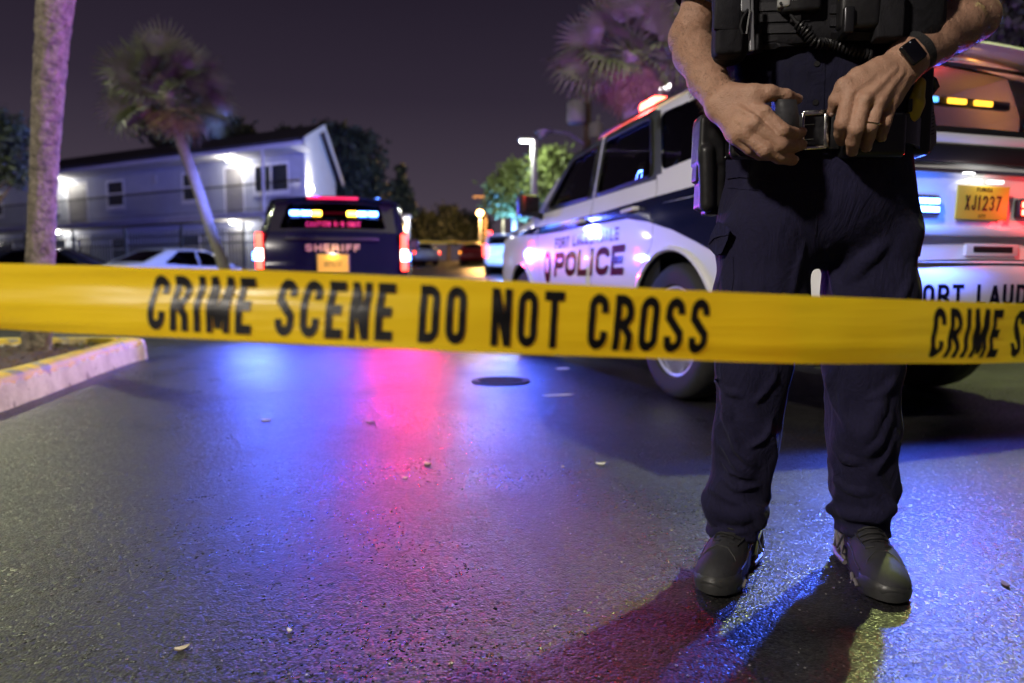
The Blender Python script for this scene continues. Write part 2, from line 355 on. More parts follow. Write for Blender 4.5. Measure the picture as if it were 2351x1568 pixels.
def auto(o, ang=38):
    me = o.data
    bm = bmesh.new(); bm.from_mesh(me)
    for e in bm.edges:
        e.smooth = not (len(e.link_faces) == 2 and e.calc_face_angle(0) > R(ang))
    for f in bm.faces: f.smooth = True
    bm.to_mesh(me); bm.free()
# -------- 2D panel with holes mapped to 3D
def inpoly(P, poly):
    x, y = P[:, 0], P[:, 1]; c = np.zeros(len(P), bool); q = np.asarray(poly); n = len(q)
    for i in range(n):
        x1, y1 = q[i]; x2, y2 = q[(i+1) % n]
        if y1 == y2: continue
        c ^= ((y1 > y) != (y2 > y)) & (x < (x2-x1)*(y-y1)/(y2-y1)+x1)
    return c
def pdist(P, line, closed=True):
    q = np.asarray(line, float); n = len(q); d = np.full(len(P), 1e9)
    for i in range(n if closed else n-1):
        a = q[i]; b = q[(i+1) % n]; ab = b-a; t = np.clip(((P-a)@ab)/max(ab@ab, 1e-12), 0, 1)
        d = np.minimum(d, np.hypot(*(P-(a+t[:, None]*ab)).T))
    return d
def dens(poly, sp):
    o = []; n = len(poly)
    for i in range(n):
        a = np.array(poly[i], float); b = np.array(poly[(i+1) % n], float); k = max(1, int(np.ceil(np.linalg.norm(b-a)/sp)))
        for j in range(k): o.append(tuple(a+(b-a)*j/k))
    return o
def tri2d(poly, holes=(), sp=.08):
    rings = [dens(poly, sp)]+[dens(h, sp) for h in holes]; V = []; E = []
    for r in rings:
        k = len(V); V += r; E += [(k+i, k+(i+1) % len(r)) for i in range(len(r))]
    A = np.array(poly); lo, hi = A.min(0), A.max(0)
    gx, gy = np.meshgrid(np.arange(lo[0]+sp/2, hi[0], sp), np.arange(lo[1]+sp/2, hi[1], sp)); G = np.c_[gx.ravel(), gy.ravel()]
    ok = inpoly(G, poly) & (pdist(G, poly) > sp*.45)
    for h in holes: ok &= ~inpoly(G, h) & (pdist(G, h) > sp*.45)
    V += [tuple(g) for g in G[ok]]
    r = delaunay_2d_cdt([Vector(v) for v in V], E, [], 0, 1e-6)
    vv = np.array([tuple(v) for v in r[0]]); ff = np.array([list(f) for f in r[2] if len(f) == 3])
    cen = vv[ff].mean(1); ok = inpoly(cen, poly)
    for h in holes: ok &= ~inpoly(cen, h)
    return vv, ff[ok].tolist()
def shrink(poly, d):
    q = [Vector(p) for p in poly]; n = len(q); ar = sum(q[i].x*q[(i+1) % n].y-q[(i+1) % n].x*q[i].y for i in range(n)); s = 1 if ar > 0 else -1; o = []
    for i in range(n):
        a = (q[i]-q[i-1]).normalized(); b = (q[(i+1) % n]-q[i]).normalized()
        na = Vector((-a.y, a.x))*s; nb = Vector((-b.y, b.x))*s; m = na+nb; L = m.length
        m = m/L if L > 1e-6 else na; o.append(tuple(q[i]+m*d/max(.4, m.dot(na))))
    return o
def rrect(x0, y0, x1, y1, r, n=4):
    o = []
    for cx, cy, a0 in ((x1-r, y1-r, 0), (x0+r, y1-r, 90), (x0+r, y0+r, 180), (x1-r, y0+r, 270)):
        for k in range(n+1): a = R(a0+90*k/n); o.append((cx+r*math.cos(a), cy+r*math.sin(a)))
    return o
def roundpoly(poly, r, n=3):
    q = [Vector(p) for p in poly]; o = []; m = len(q)
    for i in range(m):
        a, b, c = q[i-1], q[i], q[(i+1) % m]; u = (a-b); w = (c-b); d = min(r, u.length*.45, w.length*.45)
        p0 = b+u.normalized()*d; p1 = b+w.normalized()*d
        for k in range(n+1):
            t = k/n; o.append(tuple(p0*(1-t)**2+b*2*t*(1-t)+p1*t*t))
    return o
# -------- lettering: stroke glyphs
def glyph(ch, w, th):
    l, r, b, t, mx, my = th/2, w-th/2, th/2, 1-th/2, w/2, .5
    def arc(cx, cy, rx, ry, a0, a1, n=8): return [(cx+rx*math.cos(R(a0+(a1-a0)*k/n)), cy+ry*math.sin(R(a0+(a1-a0)*k/n))) for k in range(n+1)]
    rx = (r-l)/2; ry = min(rx*1.1, .3, max(.08, t-.665)); s = []
    if ch == 'C': s = [([(r, .66)]+arc(mx, t-ry, rx, ry, 0, 180)+arc(mx, b+ry, rx, ry, 180, 360)+[(r, .34)], 0)]
    elif ch in 'O0': s = [(arc(mx, t-ry, rx, ry, 0, 180)+arc(mx, b+ry, rx, ry, 180, 360), 1)]
    elif ch == 'D': s = [([(l, b), (l, t)]+arc(r-rx, t-ry, rx, ry, 90, 0)+arc(r-rx, b+ry, rx, ry, 0, -90), 1)]
    elif ch in 'RP':
        h = (t-.47)/2; s = [([(l, 0), (l, t)]+arc(r-h*.9, t-h, h*.9, h, 90, -90)+[(l, t-2*h)], 0)]
        if ch == 'R': s.append(([(mx*.95, .47), (r, .28), (r+.01, 0)], 0))
    elif ch == 'S': s = [([(r, min(.70, t-ry-.01))]+arc(mx, t-ry, rx, ry, 0, 180)+[(l, .64), (mx*.8, .545), (mx*1.2, .455), (r, .36)]+arc(mx, b+ry, rx, ry, 0, -180)+[(l, max(.30, b+ry+.01))], 0)]
    elif ch == 'I': s = [([(mx, 0), (mx, 1)], 0)]
    elif ch == '1': s = [([(mx, 0), (mx, 1)], 0), ([(l, .76), (mx, .93)], 0)]
    elif ch == 'M': s = [([(l, 0), (l, 1)], 0), ([(r, 0), (r, 1)], 0), ([(l+.01, 1), (mx, .08)], 0), ([(mx, .08), (r-.01, 1)], 0)]
    elif ch == 'W': s = [([(l, 1), (l+rx*.5, 0)], 0), ([(l+rx*.5, 0), (mx, .85)], 0), ([(mx, .85), (r-rx*.5, 0)], 0), ([(r-rx*.5, 0), (r, 1)], 0)]
    elif ch == 'N': s = [([(l, 0), (l, 1)], 0), ([(r, 0), (r, 1)], 0), ([(l, 1-.02), (r, .02)], 0)]
    elif ch == 'E': s = [([(l, 0), (l, 1)], 0), ([(l, t), (w, t)], 0), ([(l, my), (w*.9, my)], 0), ([(l, b), (w, b)], 0)]
    elif ch == 'F': s = [([(l, 0), (l, 1)], 0), ([(l, t), (w, t)], 0), ([(l, my), (w*.9, my)], 0)]
    elif ch == 'L': s = [([(l, 0), (l, 1)], 0), ([(l, b), (w, b)], 0)]
    elif ch == 'T': s = [([(mx, 0), (mx, 1)], 0), ([(0, t), (w, t)], 0)]
    elif ch == 'H': s = [([(l, 0), (l, 1)], 0), ([(r, 0), (r, 1)], 0), ([(l, my), (r, my)], 0)]
    elif ch == 'A': s = [([(l*.8, 0), (mx, 1-th*.3)], 0), ([(mx, 1-th*.3), (w-l*.8, 0)], 0), ([(w*.25, .28), (w*.75, .28)], 0)]
    elif ch == 'U': s = [([(l, 1)]+arc(mx, b+ry, rx, ry, 180, 360)+[(r, 1)], 0)]
    elif ch == 'X': s = [([(l, 0), (r, 1)], 0), ([(l, 1), (r, 0)], 0)]
    elif ch == 'K': s = [([(l, 0), (l, 1)], 0), ([(l, .4), (r, 1)], 0), ([(mx*.9, .58), (r, 0)], 0)]
    elif ch == 'Y': s = [([(mx, 0), (mx, .45)], 0), ([(mx, .45), (l, 1)], 0), ([(mx, .45), (r, 1)], 0)]
    elif ch == 'J': s = [([(r, 1)]+arc(mx, b+ry, rx, ry, 0, -180)+[(l, .34)], 0)]
    elif ch == '2': s = [([(l, .70)]+arc(mx, t-ry, rx, ry, 180, 0)+[(r, .60), (l, b), (w, b)], 0)]
    elif ch == '3': s = [([(l, .78)]+arc(mx, .76-th/4, rx, .24-th/4, 150, -90, 10), 0), (arc(mx, .26+th/4, rx, .26-th/4, 90, -160, 10), 0)]
    elif ch == '7': s = [([(0, t), (r, t), (l+rx*.5, 0)], 0)]
    elif ch == '9': s = [(arc(mx, t-ry, rx, ry, 0, 360, 14), 1), ([(r, t-ry), (r, .3)]+arc(mx, b+ry, rx, ry, 0, -150), 0)]
    elif ch == '-': s = [([(0, my), (w, my)], 0)]
    return s
WID = {'I': .42, 'M': 1.3, 'W': 1.35, '1': .6, '-': .6, ' ': .62, 'E': .88, 'L': .85, 'F': .85, 'J': .8}
def text_layout(txt, cw, gap):
    x = 0; o = []
    for ch in txt:
        w = cw*WID.get(ch, 1.0); o.append((ch, x, w)); x += w+gap
    return o, x-gap
def text_mesh(txt, H, cw, th, gap, mapf, slant=0.0, dense=0.0):
    """cw,th,gap as fractions of the height H; mapf(u,v,k) -> 3D point, u,v metres, k layer number"""
    lay, tot = text_layout(txt, cw, gap); mb = MB(); k = 0
    for ch, x0, w in lay:
        tw = min(th, w) if ch != 'I' else min(th, w)
        for pts, closed in glyph(ch, w, tw):
            p = [Vector(q) for q in pts]; p = [q for i, q in enumerate(p) if i == 0 or (q-p[i-1]).length > 1e-5]
            if dense:
                pp = []
                for i in range(len(p) if closed else len(p)-1):
                    a_, b_ = p[i], p[(i+1) % len(p)]; kk = max(1, int((b_-a_).length/dense))
                    for j in range(kk): pp.append(a_.lerp(b_, j/kk))
                if not closed: pp.append(p[-1])
                p = pp
            n = len(p)
            # subdivide long straight runs so the print follows curved surfaces
            Lf = []; Rt = []
            for i in range(n):
                a = (p[i]-p[i-1]) if (i > 0 or closed) else None; c = (p[(i+1) % n]-p[i]) if (i < n-1 or closed) else None
                a = a.normalized() if a is not None and a.length > 1e-7 else None; c = c.normalized() if c is not None and c.length > 1e-7 else None
                if a is None: a = c
                if c is None: c = a
                na = Vector((-a.y, a.x)); nc = Vector((-c.y, c.x)); mm = na+nc; mm = mm.normalized() if mm.length > 1e-5 else na
                q = tw/2/max(.5, mm.dot(na)); Lf.append(p[i]+mm*q); Rt.append(p[i]-mm*q)
            vs = []; fs = []
            for i in range(n):
                for q in (Lf[i], Rt[i]): vs.append(mapf((x0+q.x+slant*q.y)*H, q.y*H, k % 6))
            for i in range(n if closed else n-1):
                j = (i+1) % n; fs.append((2*i, 2*i+1, 2*j+1, 2*j))
            mb.raw(vs, fs); k += 1
    return mb, tot*H
# -------- SDF bodies meshed with surface nets
class SDF:
    def __init__(s, lo, hi, h):
        s.h = h; s.lo = np.array(lo, float); s.n = np.ceil((np.array(hi)-s.lo)/h).astype(int)+1; s.D = np.full(s.n, .05, np.float32)
    def blk(s, lo, hi):
        a = np.clip(np.floor((np.array(lo)-s.lo)/s.h).astype(int), 0, s.n); b = np.clip(np.ceil((np.array(hi)-s.lo)/s.h).astype(int)+1, 0, s.n)
        if (b <= a).any(): return None, None
        g = np.meshgrid(*[s.lo[i]+s.h*np.arange(a[i], b[i]) for i in range(3)], indexing='ij')
        return tuple(slice(a[i], b[i]) for i in range(3)), np.stack(g, -1).astype(np.float32)
    def add(s, node, k=.0, sub=False):
        lo, hi = bounds(node); pad = max(k, .004)+3*s.h
        sl, P = s.blk(lo-pad, hi+pad)
        if sl is None: return
        d = ev(node, P); s.D[sl] = smax(s.D[sl], -d, k) if sub else smin(s.D[sl], d, k)
    def mesh(s, smooth=1):
        D = s.D; S = D < 0; n = D.shape
        c = np.zeros(tuple(x-1 for x in n), np.int8)
        for i in (0, 1):
            for j in (0, 1):
                for k in (0, 1): c += S[i:n[0]-1+i, j:n[1]-1+j, k:n[2]-1+k]
        act = (c > 0) & (c < 8); idx = np.full(act.shape, -1, np.int64); cells = np.argwhere(act); idx[act] = np.arange(len(cells))
        acc = np.zeros((len(cells), 3)); cnt = np.zeros(len(cells)); cor = [(i, j, k) for i in (0, 1) for j in (0, 1) for k in (0, 1)]
        val = {q: D[cells[:, 0]+q[0], cells[:, 1]+q[1], cells[:, 2]+q[2]] for q in cor}
        for q in cor:
            for ax in range(3):
                if q[ax]: continue
                w = list(q); w[ax] = 1; w = tuple(w); a, b = val[q], val[w]; x = (a < 0) != (b < 0)
                t = a[x]/(a[x]-b[x]); p = np.tile(np.array(q, float), (x.sum(), 1)); p[:, ax] += t; acc[x] += p; cnt[x] += 1
        V = s.lo+s.h*(cells+acc/cnt[:, None]); F = []
        for ax in range(3):
            sh = [slice(None)]*3; s2 = [slice(None)]*3; sh[ax] = slice(0, -1); s2[ax] = slice(1, None)
            A = S[tuple(sh)]; B = S[tuple(s2)]; e = np.argwhere(A != B); u, v = (ax+1) % 3, (ax+2) % 3
            e = e[(e[:, u] > 0) & (e[:, v] > 0) & (e[:, u] < n[u]-1) & (e[:, v] < n[v]-1)]
            q = []
            for du, dv in ((1, 1), (0, 1), (0, 0), (1, 0)):
                t = e.copy(); t[:, u] -= du; t[:, v] -= dv; q.append(idx[t[:, 0], t[:, 1], t[:, 2]])
            q = np.stack(q, 1); fl = ~A[e[:, 0], e[:, 1], e[:, 2]]; q[fl] = q[fl][:, ::-1]; F.append(q)
        F = np.concatenate(F); F = F[(F >= 0).all(1)]
        for _ in range(smooth):
            a2 = np.zeros_like(V); c2 = np.zeros(len(V))
            for i in range(4):
                x, y = F[:, i], F[:, (i+1) % 4]; np.add.at(a2, x, V[y]); np.add.at(a2, y, V[x]); np.add.at(c2, x, 1); np.add.at(c2, y, 1)
            V = V*.5+.5*a2/np.maximum(c2, 1)[:, None]
        return V, F
def smin(a, b, k):
    if k <= 0: return np.minimum(a, b)
    h = np.clip(.5+.5*(b-a)/k, 0, 1); return b+(a-b)*h-k*h*(1-h)
def smax(a, b, k): return -smin(-a, -b, k)
def bounds(nd):
    t = nd[0]
    if t in ('cap', 'ecap'):
        a, b = np.array(nd[1]), np.array(nd[2]); r = max(nd[3], nd[4])*(1.0 if t == 'cap' else max(1, nd[6])); return np.minimum(a, b)-r, np.maximum(a, b)+r
    if t == 'ell': r = max(nd[2]); c = np.array(nd[1]); return c-r, c+r
    if t == 'box': c = np.array(nd[1]); r = math.sqrt(sum(x*x for x in nd[2]))+nd[4]; return c-r, c+r
    if t in ('sm', 'mn'):
        L = [bounds(x) for x in nd[2]]; return np.min([x[0] for x in L], 0), np.max([x[1] for x in L], 0)
def ev(nd, P):
    t = nd[0]
    if t == 'cap' or t == 'ecap':
        a, b = np.array(nd[1], np.float32), np.array(nd[2], np.float32); Q = P-a; ab = b-a
        if t == 'ecap':
            ax = np.array(nd[5], np.float32); ax /= np.linalg.norm(ax); f = 1/nd[6]-1
            Q = Q+(Q@ax)[..., None]*ax*f; ab = ab+ax*(ab@ax)*f
        tt = np.clip((Q@ab)/max(ab@ab, 1e-9), 0, 1); return np.linalg.norm(Q-tt[..., None]*ab, axis=-1)-(nd[3]+(nd[4]-nd[3])*tt)
    if t == 'ell':
        Q = (P-np.array(nd[1], np.float32)); rot = nd[3] if len(nd) > 3 else None
        if rot is not None: Q = Q@np.array(rot, np.float32)
        r = np.array(nd[2], np.float32); k = np.linalg.norm(Q/r, axis=-1); k2 = np.linalg.norm(Q/(r*r), axis=-1)+1e-6; return k*(k-1)/k2
    if t == 'box':
        Q = P-np.array(nd[1], np.float32)
        if nd[3] is not None: Q = Q@np.array(nd[3], np.float32)
        q = np.abs(Q)-np.array(nd[2], np.float32); return np.linalg.norm(np.maximum(q, 0), axis=-1)+np.minimum(q.max(-1), 0)-nd[4]
    d = None
    for x in nd[2]:
        e = ev(x, P); d = e if d is None else (smin(d, e, nd[1]) if t == 'sm' else np.minimum(d, e))
    return d
def vnorm(V, F):
    n = np.zeros_like(V); f = np.cross(V[F[:, 2]]-V[F[:, 0]], V[F[:, 3]]-V[F[:, 1]])
    for i in range(4): np.add.at(n, F[:, i], f)
    return n/np.maximum(np.linalg.norm(n, axis=1), 1e-9)[:, None]
def disp(V, F, fn):
    N = vnorm(V, F); return V+N*fn(V)[:, None]
def nz(V, s=(1, 1, 1), o=0.0): return np.array([noise.noise((v[0]*s[0]+o, v[1]*s[1]+o*1.7, v[2]*s[2]-o)) for v in V])
# ================================================================== SETTING
def gz(y):
    t = y-12.0
    if t <= 0: return 0.0
    z = .062*(math.sqrt(t*t+4)-2); return z if z < 2.2 else 2.2+.8*(1-math.exp(-(z-2.2)/.8))
ys = [-14, -6, -2, 0, 2, 4, 6, 8, 10, 12]+[12+.8*k for k in range(1, 40)]+[46, 50, 55, 60, 70, 85, 110, 150, 220, 400]
xs = [-300, -120, -60, -30, -15, -8, -4, 0, 4, 8, 15, 30, 60, 120, 300]
# the drain pit leaves a real opening: cut from the flat sheet
vs = [(x, y, gz(y)) for y in ys for x in xs]; nx = len(xs)
fs = [(j*nx+i, j*nx+i+1, (j+1)*nx+i+1, (j+1)*nx+i) for j in range(len(ys)-1) for i in range(nx-1)]
tag(mesh_obj('asphalt_ground', vs, fs, 'asphalt', smooth=True), 'dark damp asphalt of the parking lot reflecting blue and red light', kind='structure')
# ---- painted kerb round the planting island
def island():
    nose = []
    for k in range(9):
        a = R(-12+k*(112/8)); nose.append((-3.64+.32*math.cos(a), 6.12+.30*math.sin(a)))
    front = [(-1.9, 0.2), (-2.28, 1.75), (-2.58, 2.95), (-2.75, 3.66), (-2.92, 4.35), (-3.1, 5.05), (-3.24, 5.6)]
    back = [(-4.2, 6.40), (-5.2, 6.12), (-7, 5.5), (-9.5, 4.8)]
    path = front+nose+back
    # resample smooth
    P = [Vector((*p, 0)) for p in path]; pts = []
    for i in range(len(P)-1):
        p0, p1, p2, p3 = P[max(i-1, 0)], P[i], P[i+1], P[min(i+2, len(P)-1)]
        n = max(2, int((p2-p1).length/.12))
        for k in range(n):
            t = k/n; pts.append(.5*((2*p1)+(p2-p0)*t+(2*p0-5*p1+4*p2-p3)*t*t+(3*p1-p0-3*p2+p3)*t**3))
    pts.append(P[-1])
    prof = [(0, 0), (.012, .12), (.022, .165), (.045, .186), (.075, .192), (.13, .190), (.155, .178), (.165, .10)]   # inward offset, height
    V = []; F = []; m = len(prof)
    inner = []
    for i, p in enumerate(pts):
        t = (pts[min(i+1, len(pts)-1)]-pts[max(i-1, 0)]).normalized(); nrm = Vector((-t.y, t.x, 0))
        wob = .006*noise.noise((p.x*3, p.y*3, 0))
        for (o, h) in prof: V.append(p+nrm*(o+wob)+Vector((0, 0, h+.004*noise.noise((p.x*5, p.y*5, 3)))))
        inner.append(p+nrm*.155)
    for i in range(len(pts)-1):
        for k in range(m-1): F.append((i*m+k, i*m+k+1, (i+1)*m+k+1, (i+1)*m+k))
    tag(mesh_obj('kerb', V, F, 'kerb_paint', smooth=True), 'chipped kerb painted white with a yellow top edge', kind='structure')
    poly = [(p.x, p.y) for p in inner]+[(-9.5, .2)]
    vv, ff = tri2d(poly, (), .25)
    V = [(x, y, .125+.035*noise.noise((x*1.3, y*1.3, 0))+.02*noise.noise((x*6, y*6, 5))) for x, y in vv]
    tag(mesh_obj('planting_soil', V, ff, 'soil', smooth=True), 'dark mulched soil inside the painted kerb', kind='structure')
    # bark chips
    mb = MB(); A = np.array(poly); n = 0
    while n < 2600:
        x, y = random.uniform(-6.5, -2.5), random.uniform(2.6, 6.3)
        if not inpoly(np.array([[x, y]]), poly)[0]: continue
        n += 1; a = random.uniform(0, 6.28); L = random.uniform(.012, .035); w = L*random.uniform(.25, .6); tl = random.uniform(-.5, .5)
        z = .135+.035*noise.noise((x*1.3, y*1.3, 0))+.02*noise.noise((x*6, y*6, 5))+random.uniform(0, .008)
        c, s = math.cos(a), math.sin(a)
        mb.raw([(x+c*L, y+s*L, z+tl*L), (x-s*w, y+c*w, z+.006), (x-c*L, y-s*L, z-tl*L+.004), (x+s*w, y-c*w, z), (x, y, z+.012)], [(0, 1, 4), (1, 2, 4), (2, 3, 4), (3, 0, 4)])
    tag(mb.build('bark_mulch', 'bark_chip'), 'loose brown bark mulch scattered over the island soil', kind='stuff')
    # low weeds at the rear edge of the island
    mb = MB()
    for x, y in [(-3.95, 5.95), (-4.25, 5.98), (-3.62, 5.85), (-4.9, 5.8)]:
        for k in range(16):
            a = random.uniform(0, 6.28); L = random.uniform(.04, .09); bx, by = x+random.gauss(0, .05), y+random.gauss(0, .03)
            mb.raw([(bx-.004, by, .13), (bx+.004, by, .13), (bx+math.cos(a)*L*.5, by+math.sin(a)*L*.4, .13+L)], [(0, 1, 2)])
    tag(mb.build('weed_tufts', 'frond_green'), 'sparse green weeds along the far edge of the island', kind='stuff')
island()
# ---- palms
def frond_mesh(name, petiole=.68, rad=.62, n=24, droop=.35, spread=118):
    mb = MB(); mb.tube([(0, 0, 0), (0, petiole*.5, .03), (0, petiole, .02)], [.016, .012, .008], 5)
    for k in range(n):
        a = R(-spread+2*spread*k/(n-1)); L = rad*(1-.28*abs(a)/R(spread))*random.uniform(.88, 1.06); dx, dy = math.sin(a), math.cos(a)
        w = .020; px, py = dy, -dx; pts = []
        for s, ww, zz in ((.04, .25, 0), (.45, 1, .02), (.75, .65, -.03), (1.0, .06, -droop*(.7+.5*random.random()))):
            cx, cy, cz = dx*L*s, petiole+dy*L*s, zz*L+.02+.05*math.cos(a)*s
            pts.append([(cx+px*w*ww, cy+py*w*ww, cz), (cx, cy, cz-.012*ww), (cx-px*w*ww, cy-py*w*ww, cz)])
        mb.loft(pts, closed=False)
    me = bpy.data.meshes.new(name); me.from_pydata(mb.v, [], mb.f); me.update(); return me
FG = [frond_mesh('frond_mesh_%d' % i, droop=d) for i, d in enumerate((.05, .12, .30))]
FD = [frond_mesh('dry_frond_mesh', petiole=.5, droop=.5, spread=80, n=16, rad=.65)]
for me in FG: me.materials.append(M['frond_green'])
for me in FD: me.materials.append(M['frond_dry'])
def palm(path, rads, label, crown_r, nf, ndry, group, barkmat, rings=14, near=False, skirt=-60):
    base = path[0]; t = thing('palm_tree', label, 'palm tree', tuple(base), 0, group)
    # smooth path
    P = [Vector(p) for p in path]; pts = []; rr = []
    for i in range(len(P)-1):
        p0, p1, p2, p3 = P[max(i-1, 0)], P[i], P[i+1], P[min(i+2, len(P)-1)]
        for k in range(rings):
            q = k/rings; pts.append(.5*((2*p1)+(p2-p0)*q+(2*p0-5*p1+4*p2-p3)*q*q+(3*p1-p0-3*p2+p3)*q**3)); rr.append(rads[i]+(rads[i+1]-rads[i])*q)
    pts.append(P[-1]); rr.append(rads[-1])
    n = 56 if near else 12; V = []; F = []; up = Vector((0, 1, 0)); acc = 0
    for i, p in enumerate(pts):
        if i: acc += (p-pts[i-1]).length
        tt = (pts[min(i+1, len(pts)-1)]-pts[max(i-1, 0)]).normalized(); u = (up-tt*up.dot(tt)).normalized(); b = tt.cross(u)
        for k in range(n):
            a = 2*math.pi*k/n; r = rr[i]
            if near:
                r *= 1+.07*noise.noise((math.cos(a)*2, math.sin(a)*2, acc*9))+.055*noise.noise((math.cos(a)*7, math.sin(a)*7, acc*22))
                ph = (acc*6.5+.6*noise.noise((math.cos(a)*1.2, math.sin(a)*1.2, acc*1.5))) % 1.0
                r *= 1-.17*math.exp(-((ph-.5)/.07)**2)*max(0, .45+noise.noise((math.cos(a)*2.2, math.sin(a)*2.2, acc*3)))
            V.append(p+(u*math.cos(a)+b*math.sin(a))*r)
    for i in range(len(pts)-1):
        for k in range(n): F.append((i*n+k, i*n+(k+1) % n, (i+1)*n+(k+1) % n, (i+1)*n+k))
    mesh_obj('trunk', V, F, barkmat, t, smooth=True)
    top = P[-1]
    for i in range(nf+ndry):
        dry = i >= nf
        a = i*2.39996+random.uniform(-.2, .2)
        if dry: e = R(random.uniform(skirt-25, skirt+20))
        else: e = math.asin(max(-1, min(1, .98-1.62*((i+.5)/nf))))+R(random.uniform(-9, 9))
        me = FD[0] if dry else FG[0 if e > .6 else (1 if e > -.1 else 2)]
        o = bpy.data.objects.new('dry_frond' if dry else 'frond', me); COL.objects.link(o); o.parent = t
        s = crown_r/1.25*random.uniform(.88, 1.08)*(.85 if dry else 1)
        o.matrix_local = Matrix.Translation(Vector(top)-Vector(base)+Vector((0, 0, random.uniform(-.12, .12)))) @ Matrix.Rotation(a, 4, 'Z') @ Matrix.Rotation(e, 4, 'X') @ Matrix.Rotation(random.uniform(-1.1, 1.1), 4, 'Y') @ Matrix.Scale(s, 4)
    return t
PG = 'cabbage palms around the lot'
b0 = at(82, 806, 5.7)
palm([(b0.x, 5.7, .08), at(92, 640, 5.7), at(100, 420, 5.68), at(112, 200, 5.64), at(128, 0, 5.6), at(150, -260, 5.6), at(165, -560, 5.6)],
     [.105, .105, .098, .108, .128, .135, .12], 'near palm with rough ringed trunk growing from the kerbed island', 1.5, 34, 6, PG, 'trunk_bark', rings=60, near=True)
palm([(at(524, 735, 13).x, 13, gz(13)-.05), at(515, 620, 13), at(490, 545, 13), at(456, 440, 13), at(424, 350, 13), at(396, 270, 13), at(386, 212, 13)],
     [.14, .11, .10, .10, .10, .09, .09], 'slim leaning palm with a full round crown in front of the motel', 1.28, 46, 7, PG, 'trunk_bark_far')
palm([(2.15, 12, 0), (2.12, 12, 2), (2.08, 12, 3.4), (2.03, 12, 4.6)], [.2, .18, .18, .18],
     'shaggy palm behind the white police SUV with hanging fronds lit purple', 1.45, 46, 44, PG, 'trunk_bark_far', skirt=-62)
# ---- broadleaf trees
def crown_mesh(blobs, n, size, flat=.6):
    V = []; F = []; w = [b[3]*b[4]*b[5] for b in blobs]; tot = sum(w)
    for b, ww in zip(blobs, w):
        k = int(n*ww/tot); cl = max(3, k//26)
        for c in range(cl):
            d = Vector((random.gauss(0, 1), random.gauss(0, 1), random.gauss(0, 1))).normalized()*random.uniform(.35, 1.0)**.5
            cc = Vector((b[0]+d.x*b[3], b[1]+d.y*b[4], b[2]+d.z*b[5])); cs = .22*min(b[3], b[5])+.1
            for _ in range(max(1, k//cl)):
                p = cc+Vector((random.gauss(0, cs), random.gauss(0, cs), random.gauss(0, cs*flat)))
                s = size*random.uniform(.5, 1.3); u = Vector((random.gauss(0, 1), random.gauss(0, 1), random.gauss(0, .6))).normalized(); v = u.orthogonal().normalized(); q = u.cross(v); a = random.uniform(0, 6.28)
                v2 = v*math.cos(a)+q*math.sin(a); q2 = u.cross(v2); i = len(V)
                V += [p-v2*s, p+q2*s*.45, p+v2*s, p-q2*s*.45]; F.append((i, i+1, i+2, i+3))
    return V, F
def tree(name, label, base, h, blobs, n, size, leaf, group, tr=.18, limbs=5):
    t = thing(name, label, 'tree', tuple(base), 0, group)
    mb = MB(); B = Vector(base); top = B+Vector((0, 0, h*.62))
    mb.tube([B-Vector((0, 0, .3)), B+Vector((.05, 0, h*.3)), top], [tr, tr*.8, tr*.45], 8)
    for i in range(limbs):
        b = random.choice(blobs); e = Vector(b[:3]); s = B+Vector((0, 0, h*random.uniform(.3, .58))); mb.tube([s, (s+e)/2+Vector((0, 0, .15)), e], [tr*.4, tr*.25, tr*.08], 6)
    mb.build('trunk', 'wood_pole', t, smooth=True)
    V, F = crown_mesh(blobs, n, size); mesh_obj('crown', V, F, leaf, t)
    return t
def blob(u, v, Y, ru, rv, dep=None):
    p = at(u, v, Y); s = Y/FPX; return (p.x, p.y, p.z, ru*s, (dep if dep else ru*s*.8), rv*s)
TG = 'dark trees behind the motel'
def gp(u, Y): p = at(u, 650, Y); return (p.x, Y, gz(Y))
tree('broadleaf_tree', 'dark spreading tree behind the motel roof ridge', gp(450, 40), 6, [blob(400, 310, 40, 55, 35), blob(470, 300, 40, 70, 40), blob(540, 315, 40, 50, 30), blob(445, 290, 40, 40, 28)], 5000, .28, 'leaf_dark', TG)
tree('broadleaf_tree', 'tall dark tree rising past the motel gable', gp(790, 38), 8, [blob(700, 335, 38, 70, 35), blob(770, 330, 38, 60, 42), blob(815, 370, 38, 55, 60), blob(830, 430, 38, 45, 50), blob(760, 400, 38, 60, 60)], 7000, .28, 'leaf_dark', TG)
tree('conifer_tree', 'narrow pointed dark tree right of the motel', gp(922, 46), 7, [blob(922, 480, 46, 24, 30), blob(921, 445, 46, 18, 28), blob(920, 410, 46, 10, 25), blob(919, 385, 46, 5, 14)], 2200, .25, 'leaf_dark', TG)
tree('broadleaf_tree', 'dark tree hanging over the motel at the left edge', gp(-40, 17), 4.6, [blob(20, 350, 17, 45, 55), blob(-60, 320, 17, 70, 70), blob(10, 310, 17, 40, 40), blob(45, 400, 17, 24, 24)], 4200, .10, 'leaf_dark', TG)
TG2 = 'trees along the far street'
tree('broadleaf_tree', 'yellow-green tree lit by the street lamp', gp(1180, 29), 5.5, [blob(1165, 440, 29, 34, 38), blob(1180, 400, 29, 24, 24), blob(1150, 465, 29, 22, 24), blob(1195, 470, 29, 24, 30)], 3600, .17, 'leaf_lamplit', TG2)
tree('broadleaf_tree', 'tree coloured as lit yellow-green between the lamp post and the white SUV', gp(1265, 27), 6.5, [blob(1265, 390, 27, 45, 45), blob(1300, 430, 27, 40, 50), blob(1245, 430, 27, 30, 40)], 3600, .16, 'leaf_lamplit', TG2)
